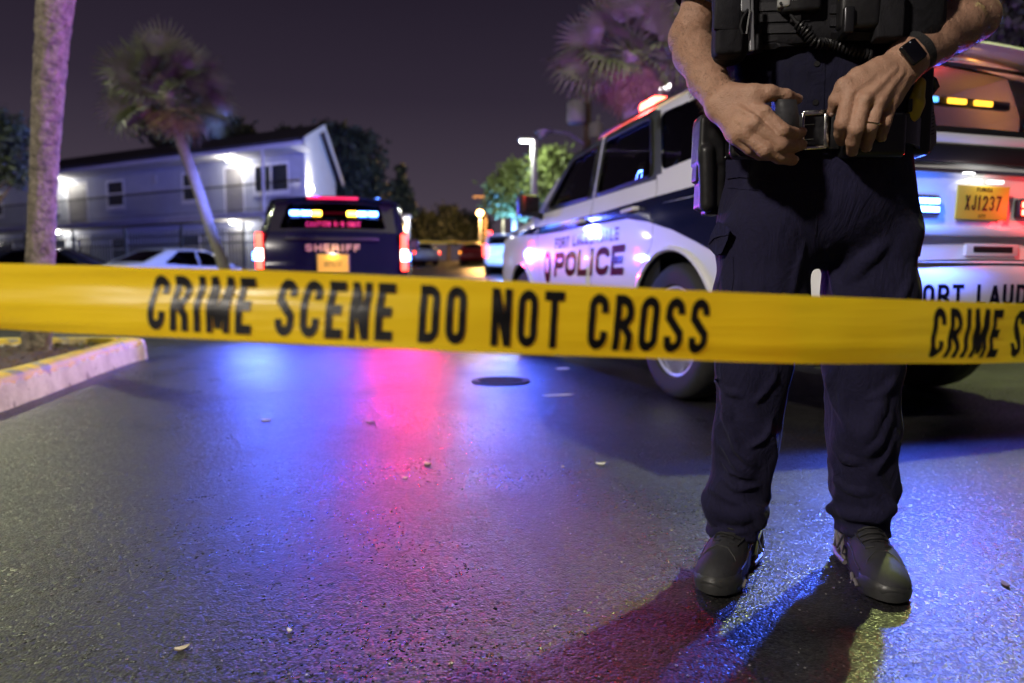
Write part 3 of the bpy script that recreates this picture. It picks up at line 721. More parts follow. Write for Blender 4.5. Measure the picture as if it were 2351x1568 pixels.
for k, (u, v, w, h, lab) in enumerate([(975, 520, 34, 32, 'low dark tree beside the parked sheriff SUV, orange lit'), (1030, 515, 38, 36, 'round dark tree in the middle of the far street'), (1085, 522, 30, 30, 'small dark tree near the sodium lamp')]):
    tree('broadleaf_tree', lab, gp(u, 62+k), 4, [blob(u, v, 62+k, w, h), blob(u+12, v+14, 62+k, w*.9, h*.7), blob(u-14, v+12, 62+k, w*.8, h*.7)], 1800, .3, 'leaf_dark', TG2)
tree('broadleaf_tree', 'dark tree behind the raised forearm at the right edge', gp(2330, 14), 7, [blob(2300, 60, 14, 110, 80), blob(2420, 100, 14, 130, 100), blob(2330, -60, 14, 130, 90), blob(2520, 0, 14, 150, 150), blob(2200, -60, 14, 110, 70)], 6500, .11, 'leaf_dark', TG)
# ---- motel
def motel():
    A = (-7.63, 25.7); rz = math.atan2(.447, -.894)
    t = thing('motel_building', 'two-storey pale motel with gabled roof, lit walkway and balcony rail', 'building', (A[0], A[1], .2), rz)
    zo = -.2
    def P(name, m, boxes, parent=t, bev=0):
        mb = MB()
        for (x0, x1, y0, y1, z0, z1) in boxes: mb.box(((x0+x1)/2, (y0+y1)/2, (z0+z1)/2+zo), ((x1-x0)/2, (y1-y0)/2, (z1-z0)/2), None, bev)
        return mb.build(name, m, parent, world=False)
    Lb = 30.0
    op2 = [(.85, 2.65, 4.15, 5.22, 'w2'), (3.2, 4.28, 3.3, 5.25, 'd'), (5.7, 6.75, 4.05, 5.2, 'w'), (10.5, 11.7, 4.05, 5.2, 'w'), (13.1, 14.6, 3.3, 5.25, 'd'), (15.3, 16.35, 4.05, 5.2, 'w'), (19.95, 20.9, 4.05, 5.2, 'w'), (22.4, 23.5, 3.3, 5.25, 'd'), (24.4, 25.6, 4.05, 5.2, 'w')]
    op1 = [(1.4, 2.6, 1.7, 2.7, 'w'), (3.3, 4.25, .8, 2.8, 'd'), (5.8, 6.9, 1.7, 2.7, 'w'), (10.4, 11.5, 1.7, 2.7, 'w'), (13.0, 14.0, .8, 2.8, 'd'), (14.9, 16.3, 1.7, 2.75, 'w'), (19.2, 20.8, 1.7, 2.75, 'w'), (23, 24, .8, 2.8, 'd')]
    # facade: wall with real openings
    def wall(z0, z1, ops):
        vv, ff = tri2d([(0, z0), (Lb, z0), (Lb, z1), (0, z1)], [[(a, c), (b, c), (b, d), (a, d)] for a, b, c, d, _ in ops], 2.0)
        mb = MB(); n = len(vv); mb.raw([(x, 0, z+zo) for x, z in vv], ff)
        for a, b, c, d, _ in ops:
            mb.raw([(a, 0, c+zo), (b, 0, c+zo), (b, 0, d+zo), (a, 0, d+zo), (a, -.14, c+zo), (b, -.14, c+zo), (b, -.14, d+zo), (a, -.14, d+zo)], [(0, 1, 5, 4), (1, 2, 6, 5), (2, 3, 7, 6), (3, 0, 4, 7)])
        return mb
    wall(3.3, 5.52, op2).build('wall', 'stucco', t, world=False)
    wall(.2, 3.1, op1).build('wall', 'stucco', t, world=False)
    def window(a, b, c, d, two):
        f = .06
        boxes = [(a-.03, a+f, -.09, .03, c-.03, d+.03), (b-f, b+.03, -.09, .03, c-.03, d+.03), (a+f, b-f, -.09, .03, d-f, d+.03), (a+f, b-f, -.09, .05, c-.05, c+f)]
        if two == 'w2': boxes.append(((a+b)/2-.04, (a+b)/2+.04, -.08, .02, c+f, d-f))
        else: boxes.append((a+f, b-f, -.08, .02, (c+d)/2-.03, (c+d)/2+.03))
        w = P('window', 'trim_white', boxes)
        P('pane', 'pane_dark', [(a+.02, b-.02, -.075, -.06, c+.02, d-.02)], w)
        P('sill', 'trim_white', [(a-.08, b+.08, .0, .09, c-.12, c-.055)], w)
    def door(a, b, c, d):
        w = P('door', 'door_grey', [(a+.06, b-.06, -.10, -.05, c+.02, d-.05)])
        P('frame', 'trim_white', [(a-.03, a+.055, -.12, .02, c, d), (b-.055, b+.03, -.12, .02, c, d), (a-.03, b+.03, -.12, .021, d-.045, d+.04)], w)
        mb = MB(); mb.ell((a+.15, -.02, c+1.0+zo), (.03, .035, .03), n=8, m=6); mb.build('handle', 'nickel', w, world=False)
        for k in range(2): P('door_panel', 'door_grey', [(a+.2, b-.2, -.049, -.035, c+.25+k*.85, c+.95+k*.8)], w)
    for a, b, c, d, ty in op2+op1:
        door(a, b, c, d) if ty == 'd' else window(a, b, c, d, ty)
    # gable end (at u=0), back, floor slabs
    mb = MB(); mb.raw([(0, 0, .0), (0, -6.9, .0), (0, -6.9, 5.25), (0, -2.7, 6.75), (0, 0, 5.62)], [(0, 1, 2, 3, 4)])
    mb.raw([(0, -6.9, 0), (Lb, -6.9, 0), (Lb, -6.9, 5.25), (0, -6.9, 5.25)], [(0, 1, 2, 3)]); mb.raw([(Lb, 0, .0), (Lb, -6.9, .0), (Lb, -6.9, 5.25), (Lb, -2.7, 6.75), (Lb, 0, 5.62)], [(0, 1, 2, 3, 4)])
    mb.build('gable_wall', 'stucco_white', t, world=False)
    P('walkway_slab', 'concrete', [(-.1, Lb, .003, 1.35, 3.1, 3.3)])
    P('soffit', 'fascia', [(-.25, Lb+.2, .004, 1.45, 5.50, 5.54)])
    f = P('fascia', 'fascia', [(-.3, Lb+.3, 1.452, 1.50, 5.46, 5.68)])
    mb = MB()
    for (y0, z0, y1, z1) in ((1.56, 5.60, -2.7, 7.0), (-2.7, 7.0, -7.5, 5.42)):
        mb.raw([(-.32, y0, z0+zo), (Lb+.32, y0, z0+zo), (Lb+.32, y1, z1+zo), (-.32, y1, z1+zo), (-.32, y0, z0+.1+zo), (Lb+.32, y0, z0+.1+zo), (Lb+.32, y1, z1+.1+zo), (-.32, y1, z1+.1+zo)], [(0, 1, 2, 3), (7, 6, 5, 4), (0, 3, 7, 4), (1, 5, 6, 2), (0, 4, 5, 1)])
    mb.build('roof', 'shingle', t, world=False)
    mb = MB()
    for (y0, z0, y1, z1) in ((1.56, 5.60, -2.7, 7.0), (-2.7, 7.0, -7.5, 5.42)):
        mb.raw([(-.37, y0, z0-.16+zo), (-.37, y1, z1-.16+zo), (-.37, y1, z1+.09+zo), (-.37, y0, z0+.09+zo), (-.325, y0, z0-.16+zo), (-.325, y1, z1-.16+zo), (-.325, y1, z1+.09+zo), (-.325, y0, z0+.09+zo)], [(0, 1, 2, 3), (7, 6, 5, 4), (0, 4, 5, 1), (2, 6, 7, 3)])
    mb.build('rake_board', 'trim_white', t, world=False)
    # posts and rail
    for x in (1.7, 26.0): P('post', 'trim_white', [(x-.06, x+.06, 1.2, 1.32, 3.3, 5.50)]); P('post', 'trim_white', [(x-.07, x+.07, 1.18, 1.32, .2, 3.1)])
    bx = [(-.05, Lb, 1.26, 1.30, 4.28, 4.33), (-.05, Lb, 1.265, 1.295, 3.38, 3.41)]+[(k*.13, k*.13+.014, 1.273, 1.287, 3.41, 4.28) for k in range(int(Lb/.13))]
    tag(P('railing', 'black_steel', bx), kind='stuff')
    P('downpipe', 'trim_white', [(-.02, .06, .004, .09, .2, 5.4)])
    P('meter_box', 'utility_grey', [(8.3, 8.55, .004, .12, 4.9, 5.2)])
    # porch lights on the soffits
    for (x, z, nm) in ((3.7, 5.49, 1), (15.0, 5.49, 1), (23.0, 5.49, 1), (3.6, 3.09, 0), (15.0, 3.09, 0), (22, 3.09, 0)):
        mb = MB(); mb.lathe([(.001, -.13), (.10, -.12), (.15, -.07), (.16, -.01), (.13, 0)], (x, .62, z+zo), n=16); l = mb.build('porch_light', 'lamp_white', t, smooth=True, world=False)
        w = WM[t.name] @ Vector((x-.529*.62, .847*.62, z-.25+zo)); light('porch_lamp', 'POINT', w, 58 if nm else 48, (1, .95, .85), t, .12)
    mb = MB(); mb.box((-.10, -.6, 4.05), (.07, .12, .09), None, .03); mb.build('gable_lamp', 'lamp_white', t, world=False)
    light('gable_floodlight', 'POINT', WM[t.name] @ Vector((-.35+.3, -.55, 4.2)), 90, (1, .97, .95), t, .1)
    for o in t.children_recursive:          # the end wall runs askew to the front
        if o.type == 'MESH':
            for v in o.data.vertices: x, y = v.co.x, v.co.y; v.co.x = x-.529*y; v.co.y = .847*y
motel()
# far gabled house peeking over the sheriff SUV
def farhouse():
    c = at(834, 470, 44); t = thing('far_house', 'small white gable of a house beyond the sheriff SUV', 'building', (c.x, 44, gz(44)))
    z = at(834, 415, 44).z-gz(44); e = at(834, 447, 44).z-gz(44)
    mb = MB(); mb.raw([(-.62, 0, 0), (.62, 0, 0), (.62, 0, e), (.05, 0, z), (-.62, 0, e), (-.62, 6, 0), (.62, 6, 0), (.62, 6, e), (.05, 6, z), (-.62, 6, e)], [(0, 1, 2, 3, 4), (5, 9, 8, 7, 6), (1, 6, 7, 2), (0, 4, 9, 5)]); mb.build('wall', 'stucco_white', t, world=False)
    mb = MB()
    for x0, z0, x1, z1 in ((-.72, e-.12, .05, z+.06), (.05, z+.06, .72, e-.12)):
        mb.raw([(x0, -.3, z0), (x1, -.3, z1), (x1, 6.2, z1), (x0, 6.2, z0), (x0, -.3, z0+.1), (x1, -.3, z1+.1), (x1, 6.2, z1+.1), (x0, 6.2, z0+.1)], [(0, 1, 2, 3), (7, 6, 5, 4), (0, 4, 5, 1), (3, 2, 6, 7)])
    mb.build('roof', 'shingle', t, world=False)
    light('yard_light', 'POINT', at(834, 440, 42.6), 60, (.95, .95, 1), t, .1)
farhouse()
# ---- picket fence
def fence():
    a = Vector((-5.2, 18.15)); b = Vector((-20.2, 24.75)); L = (b-a).length; rz = math.atan2(b.y-a.y, b.x-a.x)
    t = thing('picket_fence', 'black steel picket fence with spear tops in front of the motel', 'fence', (a.x, a.y, 0), rz)
    top = 2.27
    def gl(s): return gz(a.y+(b.y-a.y)*s/L)
    mb = MB(); mb.box((0, 0, 0), (.014, .014, .95)); mb.raw([(-.020, -.016, .95), (.020, -.016, .95), (.020, .016, .95), (-.020, .016, .95), (0, 0, 1.05)], [(0, 1, 4), (1, 2, 4), (2, 3, 4), (3, 0, 4)])
    pm = bpy.data.meshes.new('picket'); pm.from_pydata(mb.v, [], mb.f); pm.materials.append(M['black_steel'])
    n = int(L/.125)
    for k in range(n):
        o = bpy.data.objects.new('picket', pm); COL.objects.link(o); o.parent = t; o.location = (k*.125+.06, 0, top-1.05)
    for z in (top-.2, top-.45, .95):
        mb = MB(); mb.box((L/2, .022, z), (L/2, .012, .018)); mb.build('rail', 'black_steel', t, world=False)
    mb = MB(); mb.box((0, 0, 0), (.03, .03, 1.1)); mb.lathe([(.042, 1.1), (.042, 1.12), (.001, 1.17)], (0, 0, 0), n=8)
    qm = bpy.data.meshes.new('fence_post'); qm.from_pydata(mb.v, [], mb.f); qm.materials.append(M['black_steel'])
    for k in range(int(L/2.4)+1):
        o = bpy.data.objects.new('post', qm); COL.objects.link(o); o.parent = t; o.location = (k*2.4, .045, top-1.04)
fence()
# ---- lamp posts and utility poles
LG = 'street lamps'
def lamp_post(label, base, h, globe, energy, col, em, r=.09, arm=.5, ang=180, spot=None, rad=.12, pole='white_steel', aim=(0, 0, -1)):
    t = thing('street_lamp', label, 'street lamp', base, 0, LG)
    B = Vector(base); a = R(ang); d = Vector((math.cos(a), math.sin(a), 0))
    mb = MB(); mb.tube([B, B+Vector((0, 0, h*.5)), B+Vector((0, 0, h))], [r*1.15, r, r*.8], 12); mb.lathe([(r*1.9, 0), (r*1.9, .12), (r*1.2, .2)], B, n=12)
    mb.build('pole', pole, t, smooth=True)
    e = B+Vector((0, 0, h))+d*arm
    mb = MB(); mb.tube([B+Vector((0, 0, h-.1)), B+Vector((0, 0, h+.02))+d*arm*.4, e], [r*.55, r*.45, r*.4], 8); mb.build('arm', pole, t, smooth=True)
    mb = MB(); rot = Matrix.Rotation(a, 3, 'Z'); mb.box(e+d*.18+Vector((0, 0, .03)), (.27, .13, .05), rot, .03); hd = mb.build('lamp_head', pole, t, smooth=True)
    mb = MB(); mb.box(e+d*.2+Vector((0, 0, -.035)), (.17, .09, .022), rot, .015); mb.build('lens', em, hd)
    p = e+d*.2+Vector((0, 0, -.10))
    if globe > 1:
        mb = MB(); mb.ell(e+d*.2+Vector((0, 0, -.14)), (.26, .26, .22), n=16, m=10); mb.build('globe', em, hd, smooth=True); p = p+Vector((0, -.9, -.2))
    if spot: light('street_light', 'SPOT', p, energy, col, t, rad, spot, aim, .6)
    else: light('street_light', 'POINT', p, energy, col, t, rad)
    return t
p = at(1226, 600, 25)
lamp_post('lit white lamp post standing beyond the white police SUV', (p.x, 25, gz(25)-.1), at(1215, 322, 25).z-gz(25)+.1, 1, 520, (.92, 1, .78), 'lamp_cool', r=.13, arm=.12, ang=180)
lamp_post('short white lamp post by the sheriff SUV mirror', (at(937, 600, 24).x, 24, gz(24)), at(937, 500, 24).z-gz(24), 1, 40, (1, 1, .95), 'white_steel', r=.085, arm=.06, ang=-90)
lamp_post('orange sodium lamp in the far street', (at(1103, 560, 55).x, 55, gz(55)), at(1103, 486, 55).z-gz(55), 2, 2600, (1, .5, .14), 'lamp_sodium', r=.1, arm=.2, ang=-90, pole='galv_steel')
lamp_post('pale yellow lamp in front of the lit tree', (at(1155, 560, 48).x, 48, gz(48)), at(1155, 476, 48).z-gz(48), 2, 600, (1, .92, .55), 'lamp_white', r=.1, arm=.2, ang=-90, pole='galv_steel')
lamp_post('distant lit lamp seen through the shaggy palm', (at(1512, 500, 30).x, 30, gz(30)), at(1512, 196, 30).z-gz(30), 1.5, 400, (1, 1, .85), 'lamp_white', r=.09, arm=.3, ang=-90, pole='galv_steel')
# lamps whose light the photo shows falling on the lot from outside the frame
lamp_post('tall lamp post behind the white SUV, above the frame', (5.6, 6.3, 0), 8.9, 1, 4800, (.88, 1.0, .34), 'lamp_cool', r=.11, arm=.6, ang=190, rad=.10, spot=R(126))
lamp_post('lamp post left of the planted island, outside the frame', (-10.4, 11.4, 0), 6.4, 1, 1500, (.95, 1.0, .60), 'lamp_cool', r=.09, arm=.5, ang=-40, rad=.10, spot=R(165))
lamp_post('lot lamp post standing behind the camera', (-7.2, -5.4, 0), 7.0, 1, 4500, (1, .91, .80), 'lamp_white', r=.10, arm=.6, ang=40, rad=.42, spot=R(150), aim=(.62, .7, -.5))
# orange-lit T-shaped utility pole
def upole(label, base, h, cans, arm=None, cob=None):
    t = thing('utility_pole', label, 'utility pole', base, 0); B = Vector(base)
    mb = MB(); mb.tube([B, B+Vector((0, 0, h))], [.15, .11], 10); mb.build('pole', 'wood_pole', t, smooth=True)
    if arm: mb = MB(); mb.box(B+Vector((0, -.12, h-arm[1])), (arm[0], .05, .06)); mb.build('crossarm', 'wood_pole', t)
    for (dx, dz, rr, hh) in cans:
        mb = MB(); mb.lathe([(.001, 0), (rr*.9, .02), (rr, .08), (rr, hh-.06), (rr*.92, hh), (rr*.5, hh+.06), (.001, hh+.07)], B+Vector((dx, -.28, dz)), n=16); o = mb.build('transformer', 'utility_grey', t, smooth=True)
        mb = MB(); mb.tube([B+Vector((dx+.05, -.28, dz+hh)), B+Vector((dx+.08, -.28, dz+hh+.25))], .035, 6); mb.build('bushing', 'utility_grey', o)
    if cob:
        mb = MB(); mb.tube([B+Vector((0, 0, cob-.4)), B+Vector((-.5, -.1, cob-.05)), B+Vector((-1.05, -.2, cob+.02))], .045, 8); mb.build('lamp_arm', 'galv_steel', t, smooth=True)
        mb = MB(); mb.ell(B+Vector((-1.25, -.22, cob)), (.28, .13, .09)); l = mb.build('lamp_head', 'galv_steel', t, smooth=True)
        mb = MB(); mb.lathe([(.001, -.17), (.09, -.14), (.13, -.06), (.13, 0)], B+Vector((-1.3, -.22, cob-.03)), n=12); mb.build('lamp_bowl', 'utility_grey', l, smooth=True)
p = at(1345, 600, 20); upole('tall utility pole with transformer cans and an unlit cobra-head lamp', (p.x, 20, gz(20)), 6.6, [(-.33, at(1320, 290, 20).z-gz(20), .27, .6), (.22, at(1360, 325, 20).z-gz(20), .2, .42)], (.9, .3), at(1262, 305, 20).z-gz(20))
p = at(1115, 560, 56); upole('orange-lit utility pole with a single crossarm', (p.x, 56, gz(56)), at(1115, 445, 56).z-gz(56), [], (1.0, .25))
# ================================================================== VEHICLES
def arc2(cx, cz, r, a0, a1, n=14): return [(cx+r*math.cos(R(a0+(a1-a0)*k/n)), cz+r*math.sin(R(a0+(a1-a0)*k/n))) for k in range(n+1)]
def interp(pts, x):
    for (x0, y0), (x1, y1) in zip(pts, pts[1:]):
        if x0 <= x <= x1: return y0+(y1-y0)*(x-x0)/(x1-x0)
    return pts[0][1] if x < pts[0][0] else pts[-1][1]
class Car:
    """x forward from the rear bumper, y to the car's left, z up"""
    def __init__(s, root, S, paint):
        s.t = root; s.S = S; s.paint = paint; s.top = [(x, z) for x, z, _ in S['profile']]; s.tags = [g for _, _, g in S['profile']]
        s.L = S['L']; s.W = S['W']
    def half(s, x, z, e=None):
        S = s.S; m = s.L/2; q = abs(x-m)/m; w = S['W']*(1-S['plan']*q**5)
        zb = S['belt']; zl = S['sill']
        k = (z-.5*(zb+zl))/(.5*(zb-zl))
        w -= .03*k*k if k < 1 else .03
        if z > zb: w -= S['tumble']*(z-zb)
        if S.get('shoulder') and z < zb: w += .012*math.exp(-((z-(zb-.12))/.05)**2)
        if e is not None and e < S['edge']:
            r = S['edge']; w -= r-math.sqrt(max(0, r*r-(r-e)**2))
        return w
    def mapside(s, vv, sg, off=0.0):
        P = np.array(vv); e = pdist(P, s.top, False)
        return [(x, sg*(s.half(x, z, ee)+off), z) for (x, z), ee in zip(P, e)]
    def panel(s, name, poly, holes, m, sg, parent=None, off=0.0, sp=.09, thick=0.0):
        vv, ff = tri2d(poly, holes, sp); V = s.mapside(vv, sg, off); ff = [f if sg < 0 else f[::-1] for f in ff]
        o = mesh_obj(name, V, ff, m, parent or s.t, smooth=True, world=False); return o
    def strip(s, name, i0, i1, m, tmax=1.0, tmin=None, parent=None, nt=14, off=0.0):
        """cross-car surface between profile points i0..i1"""
        pts = []
        for i in range(i0, i1):
            (x0, z0), (x1, z1) = s.top[i], s.top[i+1]; n = max(1, int(math.hypot(x1-x0, z1-z0)/.12))
            for k in range(n): pts.append((x0+(x1-x0)*k/n, z0+(z1-z0)*k/n))
        pts.append(s.top[i1]); V = []; F = []; c = s.S['crown']
        for j, (x, z) in enumerate(pts):
            a = pts[max(j-1, 0)]; b = pts[min(j+1, len(pts)-1)]; d = Vector((b[0]-a[0], b[1]-a[1])).normalized(); nrm = (-d.y, d.x)
            w = s.half(x, z, 0)
            for k in range(nt+1):
                t = -1+2*k/nt; t *= tmax; h = c*(1-t*t)+off; V.append((x+nrm[0]*h, t*w, z+nrm[1]*h))
        for j in range(len(pts)-1):
            for k in range(nt): F.append((j*(nt+1)+k, j*(nt+1)+k+1, (j+1)*(nt+1)+k+1, (j+1)*(nt+1)+k))
        return mesh_obj(name, V, F, m, parent or s.t, smooth=True, world=False)
    def spoint(s, i, q, t, off=0.0):
        (x0, z0), (x1, z1) = s.top[i], s.top[i+1]; x, z = x0+(x1-x0)*q, z0+(z1-z0)*q; d = Vector((x1-x0, z1-z0)).normalized(); w = s.half(x, z, 0); h = s.S['crown']*(1-t*t)+off
        return (x-d.y*h, t*w, z+d.x*h)
    def holed(s, i, hole, name, m, gname, gm, parent=None, sub=.12):
        """profile segment i as a panel with a glazed hole; hole in (t,q)"""
        vv, ff = tri2d([(-1, 0), (1, 0), (1, 1), (-1, 1)], [hole], sub)
        o = mesh_obj(name, [s.spoint(i, q, t) for t, q in vv], ff, m, parent or s.t, smooth=True, world=False)
        vv, ff = tri2d(hole, (), sub); g = mesh_obj(gname, [s.spoint(i, q, t, -.012) for t, q in vv], [f[::-1] for f in ff], gm, o, smooth=True, world=False)
        return o, g
def clipz(poly, z, above):
    o = []; n = len(poly)
    for i in range(n):
        a, b = poly[i], poly[(i+1) % n]; ia, ib = (a[1] > z) == above, (b[1] > z) == above
        if ia: o.append(a)
        if ia != ib: q = (z-a[1])/(b[1]-a[1]); o.append((a[0]+(b[0]-a[0])*q, z))
    return o
def wheel(t, x, y, r, w, sg, spokes=6, rim='alloy'):
    c = (x, y, r)
    mb = MB(); W = w/2; ri = r*.66
    prof = [(ri, W*.80), (ri+.012, W*.95), (r*.84, W*1.0), (r*.93, W*.96), (r*.985, W*.80), (r, W*.55), (r, W*.16), (r*.985, W*.15), (r*.985, W*.10), (r, W*.09), (r, -W*.09), (r*.985, -W*.10), (r*.985, -W*.15), (r, -W*.16), (r, -W*.55), (r*.985, -W*.8), (r*.93, -W*.96), (r*.84, -W), (ri, -W*.9), (ri*.9, -W*.5)]
    mb.lathe(prof, c, 'Y', 40); wh = mb.build('wheel', 'rubber', t, smooth=True, world=False)
    mb = MB(); o = sg*W
    mb.lathe([(ri*1.01, o*.80), (ri*1.0, o*.86), (ri*.95, o*.84), (ri*.91, o*.62), (ri*.88, o*.2), (ri*.88, -o*.5)], c, 'Y', 40)
    for k in range(spokes):
        a = 2*math.pi*k/spokes; ca, sa = math.cos(a), math.sin(a)
        R3 = Matrix(((ca, 0, -sa), (0, 1, 0), (sa, 0, ca)))
        for dx in (-.028, .028):
            vs = [Vector((.05, o*.72, dx*1.4-.014)), Vector((.05, o*.72, dx*1.4+.014)), Vector((ri*.93, o*.76, dx*1.9+.016)), Vector((ri*.93, o*.76, dx*1.9-.016))]
            vs += [v+Vector((0, -o*.25, 0)) for v in vs]; mb.raw([Vector(c)+R3 @ v for v in vs], [(0, 1, 2, 3), (7, 6, 5, 4), (0, 4, 5, 1), (1, 5, 6, 2), (2, 6, 7, 3), (3, 7, 4, 0)])
    mb.build('rim', rim, wh, smooth=True, world=False)
    mb = MB(); mb.lathe([(.001, o*.82), (.05, o*.81), (.075, o*.72), (.08, o*.55)], c, 'Y', 20); mb.build('hub_cap', rim, wh, smooth=True, world=False)
    mb = MB(); mb.lathe([(.001, o*.25), (ri*.80, o*.25), (ri*.80, o*.1)], c, 'Y', 24); mb.build('brake_disc', 'gunmetal', wh, world=False)
SUV = dict(L=5.35, W=1.03, plan=.085, belt=1.30, sill=.42, tumble=.20, edge=.10, crown=.035, shoulder=1, r=.405, xr=1.22, xf=4.29, profile=[
    (.16, .40, 'rb'), (.03, .45, 'rb'), (.0, .52, 'rb'), (.0, .72, 'rb'), (.05, .765, 'rb'), (.12, .78, 'tg'), (.11, 1.0, 'tg'), (.13, 1.20, 'tg'), (.175, 1.36, 'rw'), (.40, 1.77, 'sp'), (.47, 1.835, 'rf'),
    (.9, 1.87, 'rf'), (1.8, 1.885, 'rf'), (2.7, 1.865, 'rf'), (3.22, 1.815, 'ws'), (4.02, 1.36, 'hd'), (4.2, 1.34, 'hd'), (4.8, 1.30, 'hd'), (5.16, 1.23, 'fr'), (5.30, 1.06, 'fr'), (5.34, .80, 'fr'), (5.35, .55, 'fr'), (5.26, .40, 'fr')])
def suv(name, label, loc, rz, paint, group, stripe=False, detail=True, glass='tint_glass', rear_glass='tint_glass'):
    t = thing(name, label, 'police SUV', loc, rz, group); c = Car(t, SUV, paint); S = SUV; T = c.top
    ra = S['r']+.075; xr, xf = S['xr'], S['xf']
    bot = [(xf+ra, .40)]+arc2(xf, .40, ra, 0, 180)+[(xf-ra, .40), (xr+ra, .40)]+arc2(xr, .40, ra, 0, 180)+[(xr-ra, .40)]
    outline = T+bot
    fd = roundpoly([(2.42, .44), (3.60, .44), (3.66, .80), (3.78, 1.28), (3.15, 1.765), (2.50, 1.80), (2.46, 1.24)], .04)
    rd = roundpoly([(1.72, .62), (1.86, .44), (2.40, .44), (2.44, 1.24), (2.47, 1.80), (1.66, 1.81), (1.42, 1.25), (1.44, .92), (1.56, .80)], .04)
    wf = roundpoly([(2.54, 1.345), (3.54, 1.365), (3.10, 1.715), (2.56, 1.745)], .05)
    wr = roundpoly([(1.535, 1.36), (2.40, 1.345), (2.42, 1.745), (1.70, 1.755)], .05)
    wq = roundpoly([(.72, 1.47), (.92, 1.395), (1.41, 1.37), (1.58, 1.755), (.86, 1.735)], .06)
    for sg in (1, -1):
        c.panel('body_side', outline, [fd, rd, wq], paint, sg)
        for nm, dp, wp in (('front_door', fd, wf), ('rear_door', rd, wr)):
            sk_ = shrink(dp, .005); zb = 1.325
            lowp = clipz(sk_, zb, False); upp = clipz(sk_, zb+.003, True)
            d = c.panel(nm, lowp, [], paint, sg, sp=.08)
            c.panel('window_frame', upp, [wp], 'black_trim', sg, d, -.004, sp=.08)
            c.panel('window', wp, [], glass, sg, d, -.014)
            tr = MB(); q = c.mapside(dens(wp, .06), sg, .001); tr.tube(q, .009, 5, closed=True); tr.build('window_trim', 'black_trim', d, world=False)
            hx = (2.62 if nm == 'front_door' else 1.72); y = c.half(hx, 1.16)
            h = MB(); h.tube([(hx-.09, sg*(y+.0), 1.165), (hx-.08, sg*(y+.035), 1.165), (hx+.08, sg*(y+.035), 1.16), (hx+.09, sg*y, 1.16)], .014, 7); h.build('handle', paint if detail else 'black_trim', d, smooth=True, world=False)
        g = c.panel('quarter_window', wq, [], glass, sg, None, -.012)
        c.panel('pillar', [(1.400, 1.352), (1.478, 1.352), (1.662, 1.795), (1.585, 1.775)], [], 'black_trim', sg, None, .002)
        # dark seam backing behind the door gaps
        c.panel('door_jamb', [(1.38, .42), (3.72, .42), (3.9, 1.24), (3.72, 1.34), (2.55, 1.24), (1.40, 1.22)], [], 'seam', sg, None, -.03, sp=.2)
        pl = MB()
        for px in ((2.43, 2.50), (1.52, 1.66)):
            q = [(px[0]-.03, 1.33), (px[0]+.05, 1.33), (px[1]+.05, 1.78), (px[1]-.03, 1.78)]; V = c.mapside(q, sg, -.010); pl.raw(V, [(0, 1, 2, 3)])
        pl.build('pillar', 'black_trim', t, world=False)
        # arch lips + wells
        for xa in (xr, xf):
            m = MB(); q = [(x, sg*(c.half(x, z)+.004), z) for x, z in arc2(xa, .40, ra+.012, -2, 182, 22)]; m.tube(q, .017, 6); m.build('arch_lip', paint, t, smooth=True, world=False)
            m = MB(); y0 = c.half(xa, .6)-.01; ring = arc2(xa, .40, ra, 0, 180, 16); m.loft([[(x, sg*y0, z) for x, z in ring], [(x, sg*(y0-.36), z) for x, z in ring]], closed=False); m.raw([(x, sg*(y0-.34), z) for x, z in ring]+[(xa, sg*(y0-.34), .40)], [tuple(range(len(ring)+1))]); m.build('wheel_well', 'well_dark', t, world=False)
            wheel(t, xa, sg*(c.half(xa, .6)-.155), S['r'], .285, sg)
        m = MB(); m.box((2.75, sg*.93, .36), (1.0, .07, .035), None, .02); m.build('running_board', 'black_trim', t, smooth=True, world=False)
        m = MB(); y = c.half(3.62, 1.30); m.box((3.66, sg*(y+.14), 1.40), (.055, .10, .10), Matrix.Rotation(sg*.15, 3, 'Z'), .03, 3); m.tube([(3.66, sg*(y-.02), 1.29), (3.66, sg*(y+.09), 1.33)], .03, 6); mm = m.build('wing_mirror', 'black_trim', t, smooth=True, world=False)
        m = MB(); m.box((3.602, sg*(y+.14), 1.40), (.004, .085, .08)); m.build('mirror_glass', 'chrome', mm, world=False)
        m = MB(); m.box((.30, sg*(c.half(.2, 1.1)-.05), 1.14), (.16, .04, .26), None, .03); m.build('tail_surround', 'black_trim', t, world=False) if False else None
        m = MB(); V = [(1.0, sg*.72, 1.955), (3.0, sg*.72, 1.945)]; m.tube([(.95, sg*.74, 1.85), (1.05, sg*.74, 1.91), (2.9, sg*.74, 1.905), (3.0, sg*.74, 1.835)], .018, 6); m.build('roof_rail', 'black_trim', t, smooth=True, world=False)
    c.strip('rear_bumper', 0, 4, paint); c.strip('tailgate', 4, 8, paint, parent=None)
    hole = roundpoly([(-.84, .10), (.84, .10), (.78, .93), (-.78, .93)], .07)
    o, g = c.holed(8, hole, 'rear_window_frame', 'black_trim', 'rear_window', rear_glass)
    c.strip('rear_header', 9, 10, paint); c.strip('roof', 10, 14, paint)
    c.holed(14, roundpoly([(-.90, .04), (.90, .04), (.93, .95), (-.93, .95)], .06), 'windscreen_frame', 'black_trim', 'windscreen', glass)
    c.strip('hood', 15, 18, paint); c.strip('front_fascia', 18, 22, 'black_trim')
    # rear spoiler
    m = MB(); rings = []
    for k in range(15):
        tt = -1+2*k/14; y = tt*.80; dz = -.05*tt*tt; dx = .05*tt*tt
        rings.append([(.20+dx, y, 1.82+dz), (.24+dx, y, 1.80+dz), (.44+dx, y, 1.80+dz), (.60+dx, y, 1.875+dz), (.44+dx, y, 1.875+dz), (.22+dx, y, 1.84+dz)])
    m.loft(rings); m.build('spoiler', paint, t, smooth=True, world=False)
